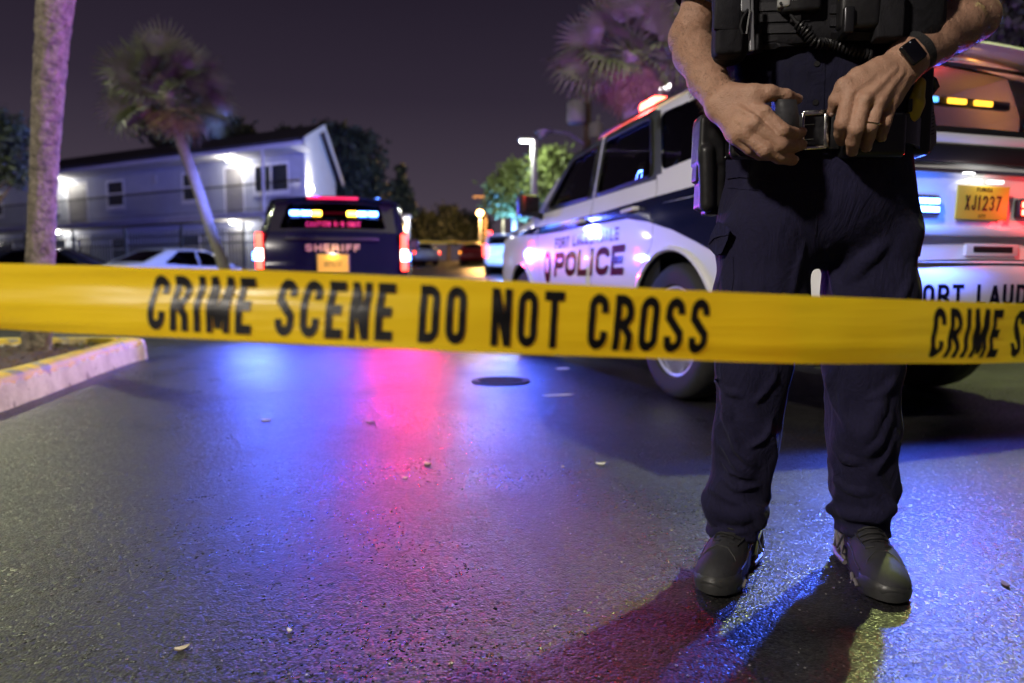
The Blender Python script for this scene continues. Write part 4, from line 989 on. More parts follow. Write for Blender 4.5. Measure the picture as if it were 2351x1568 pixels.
    # underbody + dark interior
    m = MB(); m.box((2.7, 0, .36), (2.45, .80, .06)); m.build('underbody', 'well_dark', t, world=False)
    m = MB(); m.box((1.6, 0, .95), (1.3, .82, .02)); m.box((3.35, 0, 1.2), (.35, .80, .16), None, .05)
    for x in (1.75, 2.7):
        for y in (-.42, .42): m.box((x, y, 1.22), (.10, .26, .34), Matrix.Rotation(-.2, 3, 'Y'), .07); m.box((x-.02, y, 1.63), (.06, .12, .11), None, .04)
    m.build('cabin', 'interior_dark', t, smooth=True, world=False)
    return t, c
def lightbar(t, x, z, cols, em_off='lens_clear'):
    m = MB(); m.box((x, 0, z-.055), (.09, .52, .02), None, .012); b = m.build('light_bar', 'black_trim', t, world=False)
    n = len(cols); w = 1.16/n
    for k, cmat in enumerate(cols):
        y = -.58+w*(k+.5); m = MB(); m.box((x, y, z+.015), (.13, w*.47, .058), None, .025); m.build('light_pod', cmat, b, smooth=True, world=False)
    m = MB()
    for y in (-.48, .48): m.box((x, y, z-.085), (.03, .03, .03))
    m.build('mount', 'black_trim', b, world=False)
def plate(t, c, x, z, txt, small, tilt=.0, m='plate_yellow', y=0.0, W=.1525, H=.076):
    mb = MB(); mb.box((x, y, z), (.004, W, H), Matrix.Rotation(tilt, 3, 'Y'), .003); p = mb.build('number_plate', m, t, world=False)
    def mp(h0, v0):
        def f(u, v, k):
            q = Matrix.Rotation(tilt, 3, 'Y') @ Vector((-.0055-k*.0002, -(u+h0), v+v0)); return (x+q.x, y+q.y, z+q.z)
        return f
    mb, w = text_mesh(txt, .062, .46, .13, .15, lambda u, v, k: (0, 0, 0)); mb, w = text_mesh(txt, .066, .44, .13, .16, mp(-w/2-.005, -.034)); mb.build('plate_lettering', 'black_ink', p, world=False)
    for s_, hh, v0 in small:
        mb, w = text_mesh(s_, hh, .6, .2, .2, mp(0, 0)); mb, w = text_mesh(s_, hh, .6, .2, .2, mp(-w/2, v0)); mb.build('plate_lettering', 'black_ink', p, world=False)
    return p
# ---- white police SUV
VG = 'police SUVs with lights on'
WH = math.atan(.283)     # heading turned to the left of the view axis
wloc = (2.24, 3.13, 0); wrz = math.pi/2+WH
wt, wc = suv('police_suv', 'white police SUV with maroon door lettering, red roof lights and navy side stripe', wloc, wrz, 'paint_white', VG, glass='tint_glass', rear_glass='clear_glass')
def wside(u, v, sg=1, off=.002): x, z = u, v; return (x, sg*(wc.half(x, z)+off), z)
# navy swoosh along the side
top = [(.30, 1.215), (.9, 1.222), (1.5, 1.215), (2.2, 1.20), (3.0, 1.20), (3.6, 1.21), (4.3, 1.225), (4.7, 1.225)]
bot = [(4.72, 1.20), (4.3, 1.17), (3.6, 1.135), (3.0, 1.125), (2.2, 1.12), (1.8, 1.115), (1.5, 1.07), (1.2, 1.0), (.95, .92), (.7, .83), (.5, .82), (.30, .84)]
for sg in (1, -1):
    vv, ff = tri2d(top+bot, (), .06); mesh_obj('side_stripe', [wside(x, z, sg, .003) for x, z in vv], [f if sg < 0 else f[::-1] for f in ff], 'decal_navy', wt, smooth=True, world=False)
    def sm(x0, z0, sg=sg): return lambda u, v, k: wside((x0-u) if sg > 0 else (x0+u), z0+v, sg, .0035+.0002*k)
    mb, w = text_mesh('FORT LAUDERDALE', .088, .80, .17, .26, sm(0, 0)); x0 = 2.72+w/2 if sg > 0 else 2.72-w/2
    mb, w = text_mesh('FORT LAUDERDALE', .088, .80, .17, .26, sm(3.22 if sg > 0 else 1.75, .985)); mb.build('city_lettering', 'decal_maroon', wt, world=False)
    mb, w = text_mesh('POLICE', .205, 1.16, .25, .17, sm(3.24 if sg > 0 else 1.72, .745), slant=.16); mb.build('side_lettering', 'decal_maroon', wt, world=False)
    # city badge ahead of the lettering
    vv, ff = tri2d([(3.42+.085*math.cos(a), .84+.13*math.sin(a)*(1.0 if math.sin(a) > 0 else 1.25)) for a in [2*math.pi*k/24 for k in range(24)]], (), .05)
    mesh_obj('badge', [wside(x, z, sg, .003) for x, z in vv], [f if sg < 0 else f[::-1] for f in ff], 'decal_maroon', wt, smooth=True, world=False)
    vv, ff = tri2d([(3.42+.05*math.cos(a), .85+.07*math.sin(a)) for a in [2*math.pi*k/20 for k in range(20)]], (), .04)
    mesh_obj('badge_seal', [wside(x, z, sg, .0045) for x, z in vv], [f if sg < 0 else f[::-1] for f in ff], 'decal_gold', wt, smooth=True, world=False)
# small flag on the rear pillar
fx0, fx1, fz0, fz1 = .46, .66, 1.46, 1.56
for k in range(7):
    a, b = fz0+(fz1-fz0)*k/7, fz0+(fz1-fz0)*(k+1)/7; q = [(fx0, a), (fx1, a), (fx1, b), (fx0, b)]
    mesh_obj('flag_stripe', wc.mapside(q, 1, .003), [(3, 2, 1, 0)], 'flag_red' if k % 2 == 0 else 'flag_white', wt, world=False)
mesh_obj('flag_canton', wc.mapside([(.57, 1.503), (.66, 1.503), (.66, 1.56), (.57, 1.56)], 1, .0045), [(3, 2, 1, 0)], 'flag_blue', wt, world=False)
# rear: light pods, plate, chrome, bumper lettering, handle recess
def rbox(name, m, x, y, z, hx, hy, hz, bev=.01, par=None, rot=None): b = MB(); b.box((x, y, z), (hx, hy, hz), rot, bev); return b.build(name, m, par or wt, smooth=bev > 0, world=False)
rbox('tailgate_moulding', 'chrome', .085, 0, 1.195, .012, .78, .010, .004)
rbox('tailgate_ledge', 'paint_white', .075, 0, .925, .03, .74, .022, .012)
rbox('bumper_chrome', 'chrome', .035, 0, .772, .03, .86, .010, .005)
rbox('window_ledge', 'paint_white', .125, 0, 1.345, .03, .80, .028, .015)
rbox('tailgate_band', 'black_trim', .105, 0, 1.275, .02, .79, .04, .012)
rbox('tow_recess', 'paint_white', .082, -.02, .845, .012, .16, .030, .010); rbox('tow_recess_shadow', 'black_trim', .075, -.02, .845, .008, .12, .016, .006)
pw = plate(wt, wc, .055, 1.055, 'XJ1237', [('FLORIDA', .018, .050), ('CITY', .016, -.068)], -.06, y=.08)
rbox('plate_lamp', 'plate_lamp', .050, .145, 1.150, .012, .04, .008, .004, pw); rbox('plate_lamp', 'plate_lamp', .050, .015, 1.150, .012, .04, .008, .004, pw)
for y, em, nm in ((.41, 'led_blue', 'blue'), (-.22, 'led_red', 'red')):
    pd = rbox('light_pod', 'black_trim', .062, y, 1.035, .016, .085, .045, .01)
    for zz in (-.018, .018): rbox('led_strip', em, .044, y, 1.035+zz, .006, .07, .012, .003, pd)
for y in (.84, -.84):
    tl = rbox('tail_lamp', 'lens_red', .17, y, 1.09, .10, .055, .22, .03)
    rbox('reverse_lens', 'lens_clear', .072, y, .96, .012, .04, .04, .006, tl)
mb, w = text_mesh('FORT LAUDERDALE', .10, .62, .19, .17, lambda u, v, k: (0, 0, 0))
def bmp(u, v, k):
    y = -(u-w/2); q = y/wc.half(0, .6, 0); return (-.0395-.0003*k+.0*q, y, .575+v) if False else (-wc.S['crown']*(1-q*q)-.0025-.0003*k, y, .585+v)
mb, _ = text_mesh('FORT LAUDERDALE', .10, .62, .19, .17, bmp); mb.build('bumper_lettering', 'decal_navy', wt, world=False)
mb, w2 = text_mesh('W', .04, .6, .2, .2, lambda u, v, k: (.058-.0003*k, -.42-u, 1.135+v)); mb.build('tailgate_lettering', 'decal_maroon', wt, world=False)
# amber / blue / red bars glowing inside the rear glass, pale liner tinted by added lamps to imitate reflections
lin = MB(); lin.loft([[(.55, y*.74, z) for y, z in ((-1, 1.0), (-1, 1.6), (-.86, 1.80), (0, 1.84), (.86, 1.80), (1, 1.6), (1, 1.0))], [(1.55, y*.78, z) for y, z in ((-1, 1.0), (-1, 1.62), (-.86, 1.83), (0, 1.87), (.86, 1.83), (1, 1.62), (1, 1.0))]], closed=False)
lin.raw([(1.55, -.78, 1.0), (1.55, .78, 1.0), (1.55, .78, 1.86), (1.55, -.78, 1.86)], [(0, 1, 2, 3)]); lin.build('cargo_liner', 'interior_tan', wt, world=False)
rbox('cargo_box', 'interior_dark', .80, .12, 1.28, .2, .34, .14, .03); rbox('cargo_box', 'interior_tan', .95, -.5, 1.2, .25, .2, .16, .03)
ib = rbox('interior_bar', 'black_trim', .395, .0, 1.60, .015, .46, .022, .006)
for y, em in ((.38, 'led_red_dim'), (.24, 'led_red_dim'), (.08, 'led_blue_dim'), (-.10, 'led_amber_dim'), (-.27, 'led_amber_dim')): rbox('led_strip', em, .374, y, 1.60, .006, .058, .013, .004, ib)
lightbar(wt, 2.45, 2.01, ['led_red', 'led_red', 'lens_clear', 'lens_clear', 'led_red', 'led_red'])
WW = Matrix.Translation(wloc) @ Matrix.Rotation(wrz, 4, 'Z')
def wl(name, kind, p, e, col, **k):
    aim = k.pop('aim', None)
    if aim is not None: aim = WW.to_3x3() @ Vector(aim)
    return light(name, kind, WW @ Vector(p), e, col, wt, aim=aim, **k)
BLUE, RED, AMB = (.05, .12, 1), (1, .03, .03), (1, .42, .03)
wl('rear_blue_light', 'SPOT', (.025, .41, 1.04), 430, BLUE, radius=.05, spot=R(165), aim=(-1, .12, -.25), blend=.4)
wl('rear_red_light', 'SPOT', (.025, -.22, 1.04), 14, RED, radius=.05, spot=R(165), aim=(-1, -.05, -.2), blend=.4)
wl('bar_red_light', 'POINT', (2.45, .66, 2.10), 130, RED, radius=.06)
wl('bar_red_light', 'POINT', (2.30, .25, 2.10), 60, RED, radius=.06)
wl('added_violet_light', 'POINT', (2.60, -.25, 2.14), 2300, (.34, .12, 1), radius=.06)  # added violet fill for palm and rims; the bar itself shows only red
wl('liner_amber_fill', 'POINT', (.70, -.56, 1.60), 2.2, AMB, radius=.04)  # unseen coloured lamps added so the liner imitates reflections on the glass
wl('liner_red_fill', 'POINT', (.66, -.10, 1.74), 6, (1, .06, .03), radius=.04)
wl('liner_blue_fill', 'POINT', (.66, .30, 1.62), 12, (.08, .4, 1), radius=.04)
wl('plate_light', 'POINT', (.010, .08, 1.17), .35, (1, 1, .95), radius=.03)
wl('pod_blue_glow', 'POINT', (-.05, .41, 1.04), 4, (.04, .16, 1), radius=.03)
wl('pod_red_glow', 'POINT', (-.05, -.22, 1.04), 2.2, RED, radius=.03)
# blue warning lamps on the front quarter
rb = rbox('fender_lamp', 'led_blue', 4.55, .985, 1.00, .09, .02, .03, .01)
wl('fender_blue_light', 'SPOT', (4.45, 1.16, 1.0), 190, BLUE, radius=.06, spot=R(120), aim=(-.9, .75, -.40), blend=.6)
rbox('headlamp', 'lens_clear', 5.16, .80, 1.00, .09, .16, .06, .03); rbox('headlamp', 'lens_clear', 5.16, -.80, 1.00, .09, .16, .06, .03)
# ---- dark sheriff SUV
sloc = (at(765, 650, 9.0).x, 9.0, 0); srz = math.pi/2+R(9.5)
st, s_c = suv('sheriff_suv', 'black sheriff SUV seen from behind with lit tail lamps and yellow plate', sloc, srz, 'paint_dark', VG, glass='tint_glass', rear_glass='tint_glass')
SW = Matrix.Translation(sloc) @ Matrix.Rotation(srz, 4, 'Z')
def sl(name, kind, p, e, col, **k):
    aim = k.pop('aim', None)
    if aim is not None: aim = SW.to_3x3() @ Vector(aim)
    return light(name, kind, SW @ Vector(p), e, col, st, aim=aim, **k)
def sbox(name, m, x, y, z, hx, hy, hz, bev=.01, par=None): b = MB(); b.box((x, y, z), (hx, hy, hz), None, bev); return b.build(name, m, par or st, smooth=bev > 0, world=False)
for y in (.93, -.93):
    tl = sbox('tail_lamp', 'lens_red', .17, y, 1.10, .10, .055, .26, .03)
    sbox('tail_segment', 'tail_lit', .075, y, 1.24, .02, .042, .10, .01, tl); sbox('tail_segment', 'tail_white', .075, y, 1.06, .02, .045, .075, .01, tl); sbox('tail_segment', 'tail_lit', .075, y, .915, .02, .042, .06, .01, tl)
    sbox('corner_flasher', 'led_blue', .10, y*1.075, 1.04, .03, .012, .05, .006, tl)
ps = plate(st, s_c, .055, .945, 'XD9237', [], 0, W=.2, H=.12)
sbox('plate_frame', 'black_trim', .068, 0, .945, .008, .22, .135, .004, ps)
sbox('plate_lamp', 'lens_clear', .05, .0, 1.078, .01, .08, .006, .003, ps)
light('window_blue_light', 'SPOT', SW @ Vector((.15, .1, 1.62)), 330, (.06, .09, 1), st, .10, R(100), Vector((-.6, 2.0, 0))-SW @ Vector((.15, .1, 1.62)), .9)
sl('plate_light', 'POINT', (.01, 0, 1.08), 1.2, (1, .75, .4), radius=.03)
mb, w = text_mesh('SHERIFF', .095, .95, .22, .28, lambda u, v, k: (0, 0, 0)); mb, _ = text_mesh('SHERIFF', .095, .95, .22, .28, lambda u, v, k: (.066-.0003*k, -(u-w/2), 1.105+v)); mb.build('tailgate_lettering', 'decal_gold', st, world=False)
mb, w = text_mesh('CAUTION K-9 UNIT', .085, .5, .14, .16, lambda u, v, k: (0, 0, 0))
def rwin(u, v, k): q = .16+v/.5; p = s_c.spoint(8, q, -(u-w/2)/.9, -.006+.0003*k); return p
mb, _ = text_mesh('CAUTION K-9 UNIT', .085, .5, .14, .16, rwin); mb.build('window_lettering', 'decal_red', st, world=False)
sbox('brake_strip', 'brake_strip', .205, 0, 1.815, .012, .33, .016, .006)
ib = sbox('interior_bar', 'black_trim', .44, 0, 1.60, .015, .62, .03, .006)
for y, em in ((.50, 'led_blue'), (.36, 'led_blue'), (.22, 'led_amber'), (-.24, 'led_amber'), (-.38, 'led_blue'), (-.52, 'led_blue')): sbox('led_strip', em, .262+.0*y, y, 1.62, .010, .062, .030, .008, ib)
sbox('window_wiper', 'black_trim', .165, .0, 1.385, .012, .22, .012, .004); sbox('tailgate_trim', 'black_trim', .09, 0, 1.27, .012, .6, .02, .006)
light('tail_blue_light', 'SPOT', SW @ Vector((-.06, .96, 1.06)), 360, BLUE, st, .07, R(112), Vector((-2.0, 2.6, 0))-SW @ Vector((-.06, .96, 1.06)), .9)
light('tail_red_light', 'SPOT', SW @ Vector((-.06, -.93, 1.10)), 310, (1, .012, .04), st, .07, R(84), Vector((-1.9, 2.3, 0))-SW @ Vector((-.06, -.93, 1.10)), 1.0)
light('tail_violet_light', 'SPOT', SW @ Vector((-.06, -.98, 1.0)), 35, (.20, .06, 1), st, .07, R(84), Vector((-1.9, 2.3, 0))-SW @ Vector((-.06, -.98, 1.0)), 1.0)
light('side_blue_light', 'SPOT', SW @ Vector((2.5, 0.3, 2.12)), 10500, (.14, .20, 1), st, .1, R(62), Vector((-15, 28.5, 4.0))-SW @ Vector((2.5, .3, 2.12)), .7)
sl('added_violet_light', 'POINT', (2.5, .45, 2.12), 50, (.18, .07, 1), radius=.1)  # added violet point light that tints the leaning palm
lightbar(st, 2.5, 2.01, ['led_blue', 'led_blue', 'lens_clear', 'lens_clear', 'led_red_dim', 'led_red_dim'])
# ---- far white patrol SUV
fl = at(1160, 640, 31); floc = (fl.x, 31, gz(31))
ft, f_c = suv('police_suv', 'far white patrol SUV facing away, washed in blue light', floc, math.pi/2-R(2), 'paint_white', VG, detail=False)
def fbox(name, m, x, y, z, hx, hy, hz): b = MB(); b.box((x, y, z), (hx, hy, hz), None, .01); return b.build(name, m, ft, world=False)
for y in (.93, -.93): fbox('tail_lamp', 'tail_lit' if y > 0 else 'reverse_lit', .10, y, 1.10, .06, .09, .26)
fbox('roof_flasher', 'tail_lit', .35, .75, 1.93, .06, .13, .06); fbox('roof_flasher', 'reverse_lit', .35, -.75, 1.93, .06, .13, .08)
fbox('number_plate', 'flag_white', .055, 0, 1.05, .006, .16, .08)
light('far_blue_light', 'POINT', (floc[0]+.2, 28.4, floc[2]+1.7), 1300, (.12, .3, 1), ft, .15)
# ---- ordinary parked cars
SED = dict(L=4.75, W=.92, plan=.10, belt=.95, sill=.36, tumble=.42, edge=.09, crown=.03, shoulder=1, r=.33, xr=1.02, xf=3.78, profile=[
    (.12, .36, 'b'), (.02, .45, 'b'), (.0, .62, 'b'), (.04, .85, 'b'), (.12, .98, 'b'), (.55, 1.03, 'dk'), (1.38, 1.40, 'rw'), (1.9, 1.455, 'rf'), (2.5, 1.43, 'rf'), (3.35, 1.02, 'ws'), (4.1, .92, 'hd'), (4.6, .78, 'hd'), (4.74, .60, 'fr'), (4.72, .42, 'fr'), (4.6, .36, 'fr')])
def sedan(label, loc, rz, paint, tail):
    t = thing('parked_car', label, 'car', loc, rz, 'cars parked around the lot'); c = Car(t, SED, paint); S = SED; T = c.top; ra = S['r']+.06; xr, xf = S['xr'], S['xf']
    bot = [(xf+ra, .36)]+arc2(xf, .33, ra, 4, 176)+[(xf-ra, .36), (xr+ra, .36)]+arc2(xr, .33, ra, 4, 176)+[(xr-ra, .36)]
    w1 = roundpoly([(2.08, 1.00), (3.10, 1.01), (2.48, 1.36), (2.10, 1.385)], .04); w2 = roundpoly([(1.02, 1.03), (2.02, 1.00), (2.04, 1.39), (1.52, 1.365)], .05)
    fd = roundpoly([(2.04, .42), (3.12, .42), (3.2, .98), (2.50, 1.395), (2.06, 1.42)], .03); rd = roundpoly([(1.48, .42), (2.02, .42), (2.05, 1.42), (1.48, 1.395), (.98, 1.02), (1.42, .72)], .03)
    for sg in (1, -1):
        c.panel('body_side', T+bot, [fd, rd], paint, sg)
        for dp, wp in ((fd, w1), (rd, w2)):
            d = c.panel('door', shrink(dp, .004), [wp], paint, sg); c.panel('window', wp, [], 'tint_glass', sg, d, -.01)
            y = c.half(dp[0][0]+.2, .85); h = MB(); h.box((dp[0][0]+.15, sg*(y+.02), .86), (.09, .015, .012), None, .006); h.build('handle', paint, d, world=False)
        c.panel('door_jamb', [(1.0, .4), (3.2, .4), (3.15, 1.0), (1.05, 1.0)], [], 'seam', sg, None, -.03, sp=.3)
        for xa in (xr, xf):
            m = MB(); y0 = c.half(xa, .5)-.01; ring = arc2(xa, .33, ra, 0, 180, 12); m.loft([[(x, sg*y0, z) for x, z in ring], [(x, sg*(y0-.3), z) for x, z in ring]], closed=False); m.raw([(x, sg*(y0-.28), z) for x, z in ring], [tuple(range(len(ring)))]); m.build('wheel_well', 'well_dark', t, world=False)
            wheel(t, xa, sg*(c.half(xa, .5)-.12), S['r'], .22, sg, 5)
        m = MB(); y = c.half(2.95, 1.0); m.box((2.98, sg*(y+.09), 1.04), (.05, .08, .05), None, .02); m.build('wing_mirror', paint, t, smooth=True, world=False)
        m = MB(); m.box((.10, sg*.68, .80), (.06, .16, .07), None, .02); m.build('tail_lamp', tail, t, world=False)
        m = MB(); m.box((4.60, sg*.66, .68), (.08, .16, .05), None, .02); m.build('headlamp', 'lens_clear', t, world=False)
    c.strip('rear_bumper', 0, 4, paint); c.strip('boot_lid', 4, 5, paint)
    c.holed(5, roundpoly([(-.86, .06), (.86, .06), (.82, .94), (-.82, .94)], .08), 'rear_window_frame', paint, 'rear_window', 'tint_glass')
    c.strip('roof', 6, 8, paint); c.holed(8, roundpoly([(-.9, .05), (.9, .05), (.93, .95), (-.93, .95)], .06), 'windscreen_frame', paint, 'windscreen', 'tint_glass')
    c.strip('hood', 9, 11, paint); c.strip('front_fascia', 11, 14, paint)
    m = MB(); m.box((2.3, 0, .33), (2.1, .72, .05)); m.build('underbody', 'well_dark', t, world=False)
    m = MB(); m.box((2.0, 0, .72), (1.1, .7, .05)); 
    for x in (1.6, 2.4):
        for y in (-.38, .38): m.box((x, y, .98), (.08, .22, .24), Matrix.Rotation(-.2, 3, 'Y'), .05)
    m.build('cabin', 'interior_dark', t, world=False)
    m = MB(); m.box((.015, 0, .72), (.006, .15, .07)); m.build('number_plate', 'flag_white', t, world=False)
    return t
q = at(238, 640, 16.4); sedan('pale silver sedan parked before the fence', (q.x, 16.4, gz(16.4)-.04), R(66), 'paint_silver', 'lens_red')
q = at(10, 640, 16.6); sedan('dark sedan half hidden behind the near palm trunk', (q.x-.9, 16.2, gz(16.5)-.12), R(14), 'paint_dark', 'lens_red')
q = at(955, 600, 42); t_ = sedan('white far car with one lit tail lamp beyond the sheriff SUV', (q.x+.7, 42, gz(42)), R(112), 'paint_silver', 'tail_lit')
q = at(1085, 605, 43); t_ = sedan('red-lit far car with orange lights beside the patrol SUV', (q.x, 43, gz(43)), R(90), 'paint_redlit', 'orange_lit')
# ================================================================== OFFICER
from mathutils.bvhtree import BVHTree
OC = Vector((.70, 1.60, 0)); OF = Vector((-.20, -.98, 0)).normalized(); OR = Vector((-OF.y, OF.x, 0))
def B(r, f, z): return OC+OR*r+OF*f+Vector((0, 0, z))
def r1(cx, cy, Y): return at((2660+cx/2.24)/1.7423, cy/2.24/1.7423, Y)
def r2(cx, cy, Y): return at((3200+cx/2.24)/1.7423, cy/2.24/1.7423, Y)
off = thing('person', 'police officer in navy uniform and black vest standing with both hands at the belt', 'person', (OC.x, OC.y, 0))
EYE = Vector((0, 0, CAM_H))
def bvh(o): me = o.data; return BVHTree.FromPolygons([v.co.copy() for v in me.vertices], [tuple(p.vertices) for p in me.polygons])
def hit(u, v, tr, out=0.0, default=1.45):
    d = at(u, v, 1.0)-EYE; h = tr.ray_cast(EYE, d.normalized(), 5)
    if h[0] is None: p = at(u, v, default); return p, Vector((0, -1, 0))
    n = h[1] if h[1].dot(d) < 0 else -h[1]; return h[0]+n*out, n
def frame(n, up=Vector((0, 0, 1))):
    n = n.normalized(); x = up.cross(n).normalized(); y = n.cross(x); return Matrix((x, y, n)).transposed()
# ---------------- skin: one continuous figure (head, arms, hands)
def chain(pts, rs): return ('sm', .003, [('cap', tuple(pts[i]), tuple(pts[i+1]), rs[i], rs[i+1]) for i in range(len(pts)-1)])
sk = SDF((.36, 1.28, .86), (1.24, 1.98, 1.90), .003)
HEAD = B(0, .02, 1.685)
sk.add(('ecap', tuple(B(0, 0, .96)), tuple(B(0, 0, 1.40)), .10, .12, tuple(OR), 1.45), 0)
sk.add(('ecap', tuple(B(-.13, 0, 1.47)), tuple(B(.13, 0, 1.47)), .065, .065, tuple(OF), 1.1), .03)
sk.add(('cap', tuple(B(0, -.02, 1.46)), tuple(B(0, 0, 1.63)), .062, .056), .03)
sk.add(('ell', tuple(HEAD+Vector((0, 0, .035))), (.076, .096, .105), np.array(Matrix((OR, OF, (0, 0, 1))).transposed())), .02)
sk.add(('ell', tuple(HEAD+OF*.03-Vector((0, 0, .05))), (.058, .062, .065), np.array(Matrix((OR, OF, (0, 0, 1))).transposed())), .03)
sk.add(('cap', tuple(HEAD+OF*.09+Vector((0, 0, .02))), tuple(HEAD+OF*.112-Vector((0, 0, .022))), .009, .014), .012)
sk.add(('cap', tuple(HEAD+OF*.085-OR*.016-Vector((0, 0, .058))), tuple(HEAD+OF*.085+OR*.016-Vector((0, 0, .058))), .008, .008), .008)
for s in (-1, 1):
    sk.add(('ell', tuple(HEAD+OR*.078*s-OF*.01), (.012, .022, .032), np.array(Matrix((OR, OF, (0, 0, 1))).transposed())), .006)
    sk.add(('ell', tuple(HEAD+OR*.033*s+OF*.098+Vector((0, 0, .018))), (.017, .012, .010)), .008, sub=True)
# right arm (left in view)
S1, E1, W1 = B(-.205, -.03, 1.475), r1(215, 335, 1.70), r1(515, 915, 1.445)
sk.add(('cap', tuple(S1), tuple(S1.lerp(E1, .55)), .056, .050), .03); sk.add(('cap', tuple(S1.lerp(E1, .55)), tuple(E1), .050, .042), .02)
f1 = r1(265, 480, 1.635); f2 = r1(375, 700, 1.54)
sk.add(('sm', .02, [('cap', tuple(E1), tuple(f1), .043, .046), ('cap', tuple(f1), tuple(f2), .046, .038)]), .03)
wv = (r1(570, 800, 1.445)-r1(455, 1040, 1.445)).normalized()*.011
for q in (1, -1): sk.add(('cap', tuple(f2+wv*q*.8), tuple(W1+wv*q), .034, .0245), .02)
sk.add(('ell', tuple(r1(455, 960, 1.437)), (.013, .012, .013)), .02)      # wrist bone
MC = [r1(880, 1015, 1.368), r1(795, 1120, 1.362), r1(712, 1200, 1.372), r1(640, 1245, 1.392)]
palm = [('cap', tuple(W1+wv*(1.1-.75*i)), tuple(W1.lerp(m, .9)), .0235, .0160) for i, m in enumerate(MC)]+[('cap', tuple(W1.lerp(MC[i], .88)+Vector((0, .008, 0))), tuple(W1.lerp(MC[i+1], .88)+Vector((0, .008, 0))), .014, .014) for i in range(3)]
hand1 = ('sm', .012, palm); sk.add(hand1, .022)
th1 = [r1(600, 850, 1.42), r1(780, 850, 1.395), r1(930, 835, 1.385), r1(1075, 862, 1.392), r1(1185, 890, 1.415)]
sk.add(('sm', .008, [('cap', tuple(th1[i]), tuple(th1[i+1]), a, b) for i, (a, b) in enumerate(((.022, .021), (.021, .0155), (.0155, .0135), (.0135, .0105)))]), .018)
FI1 = [[MC[0], r1(1050, 1172, 1.352), r1(1140, 1198, 1.385), r1(1218, 1188, 1.42)], [MC[1], r1(1035, 1298, 1.356), r1(1140, 1318, 1.39), r1(1222, 1300, 1.425)],
       [MC[2], r1(892, 1345, 1.358), r1(1025, 1412, 1.372), r1(1142, 1436, 1.395)], [MC[3], r1(765, 1335, 1.385), r1(850, 1385, 1.405), r1(930, 1400, 1.43)]]
RS = [(.0145, .0146, .0132, .0112), (.0145, .0146, .0134, .0114), (.0142, .0144, .0130, .0112), (.0130, .0130, .0118, .0100)]
sk.add(('mn', 0, [chain(f, r) for f, r in zip(FI1, RS)]), .006)
for m in MC: sk.add(('ell', tuple(m+Vector((.0, -.008, .003))), (.010, .009, .010)), .010)
for i, m in enumerate(MC[:3]): a = W1.lerp(m, .30)+Vector((0, -.0225, .004)); sk.add(('cap', tuple(a), tuple(m+Vector((0, -.0145, .003))), .002, .003), .008)
# left arm (right in view)
S2, E2, W2 = B(.205, -.03, 1.475), r2(1570, 170, 1.605), r2(985, 510, 1.415)
sk.add(('cap', tuple(S2), tuple(S2.lerp(E2, .55)), .056, .050), .03); sk.add(('cap', tuple(S2.lerp(E2, .55)), tuple(E2), .050, .043), .02)
g1 = r2(1390, 240, 1.55); g2 = r2(1190, 375, 1.485)
sk.add(('sm', .02, [('cap', tuple(E2), tuple(g1), .044, .051), ('cap', tuple(g1), tuple(g2), .051, .042)]), .03)
wv2 = (r2(870, 400, 1.415)-r2(1080, 640, 1.415)).normalized()*.012
for q in (1, -1): sk.add(('cap', tuple(g2+wv2*q*.9), tuple(W2+wv2*q), .037, .0265), .02)
sk.add(('ell', tuple(r2(975, 640, 1.402)), (.013, .012, .013)), .02)
MC2 = [r2(432, 865, 1.378), r2(560, 920, 1.362), r2(690, 945, 1.368), r2(808, 935, 1.39)]
wr2 = [W2+wv2*(1.15-.75*i)+Vector((-.012, -.004, -.010)) for i in range(4)]
palm = [('cap', tuple(wr2[i]), tuple(wr2[i].lerp(m, .92)), .0240, .0165) for i, m in enumerate(MC2)]+[('cap', tuple(W2.lerp(MC2[i], .9)+Vector((0, .008, 0))), tuple(W2.lerp(MC2[i+1], .9)+Vector((0, .008, 0))), .0145, .0145) for i in range(3)]
sk.add(('sm', .012, palm), .022); sk.add(('cap', tuple(W2), tuple((wr2[1]+wr2[2])/2), .031, .030), .02)
th2 = [r2(700, 620, 1.395), r2(520, 700, 1.39), r2(392, 770, 1.385), r2(325, 895, 1.395), r2(282, 1000, 1.412)]
sk.add(('sm', .008, [('cap', tuple(th2[i]), tuple(th2[i+1]), a, b) for i, (a, b) in enumerate(((.022, .020), (.020, .0155), (.0155, .0132), (.0132, .0098)))]), .018)
FI2 = [[MC2[0], r2(378, 1105, 1.362), r2(366, 1195, 1.385), r2(370, 1262, 1.41)], [MC2[1], r2(500, 1155, 1.352), r2(475, 1268, 1.372), r2(465, 1355, 1.398)],
       [MC2[2], r2(630, 1128, 1.358), r2(610, 1228, 1.38), r2(592, 1315, 1.405)], [MC2[3], r2(757, 1095, 1.378), r2(737, 1170, 1.40), r2(726, 1232, 1.42)]]
sk.add(('mn', 0, [chain(f, r) for f, r in zip(FI2, RS)]), .006)
for m in MC2: sk.add(('ell', tuple(m+Vector((0, -.008, .004))), (.010, .009, .010)), .010)
for i, m in enumerate(MC2): a = wr2[i].lerp(m, .35)+Vector((0, -.0225, .004)); sk.add(('cap', tuple(a), tuple(m+Vector((0, -.015, .004))), .002, .003), .008)
for pts in ([r1(600, 1010, 1.40), r1(660, 1090, 1.372), r1(740, 1120, 1.352)], [r1(640, 960, 1.39), r1(720, 1000, 1.366), r1(800, 1030, 1.352)]):
    tb0 = None
    for a, b in zip(pts, pts[1:]): sk.add(('cap', tuple(a), tuple(b), .0022, .0022), .007)
V, F = sk.mesh(2); del sk
V = disp(V, F, lambda p: .0007*nz(p, (60, 60, 60)))
body = mesh_obj('body', V, F, 'skin', off, smooth=True); tb = bvh(body)
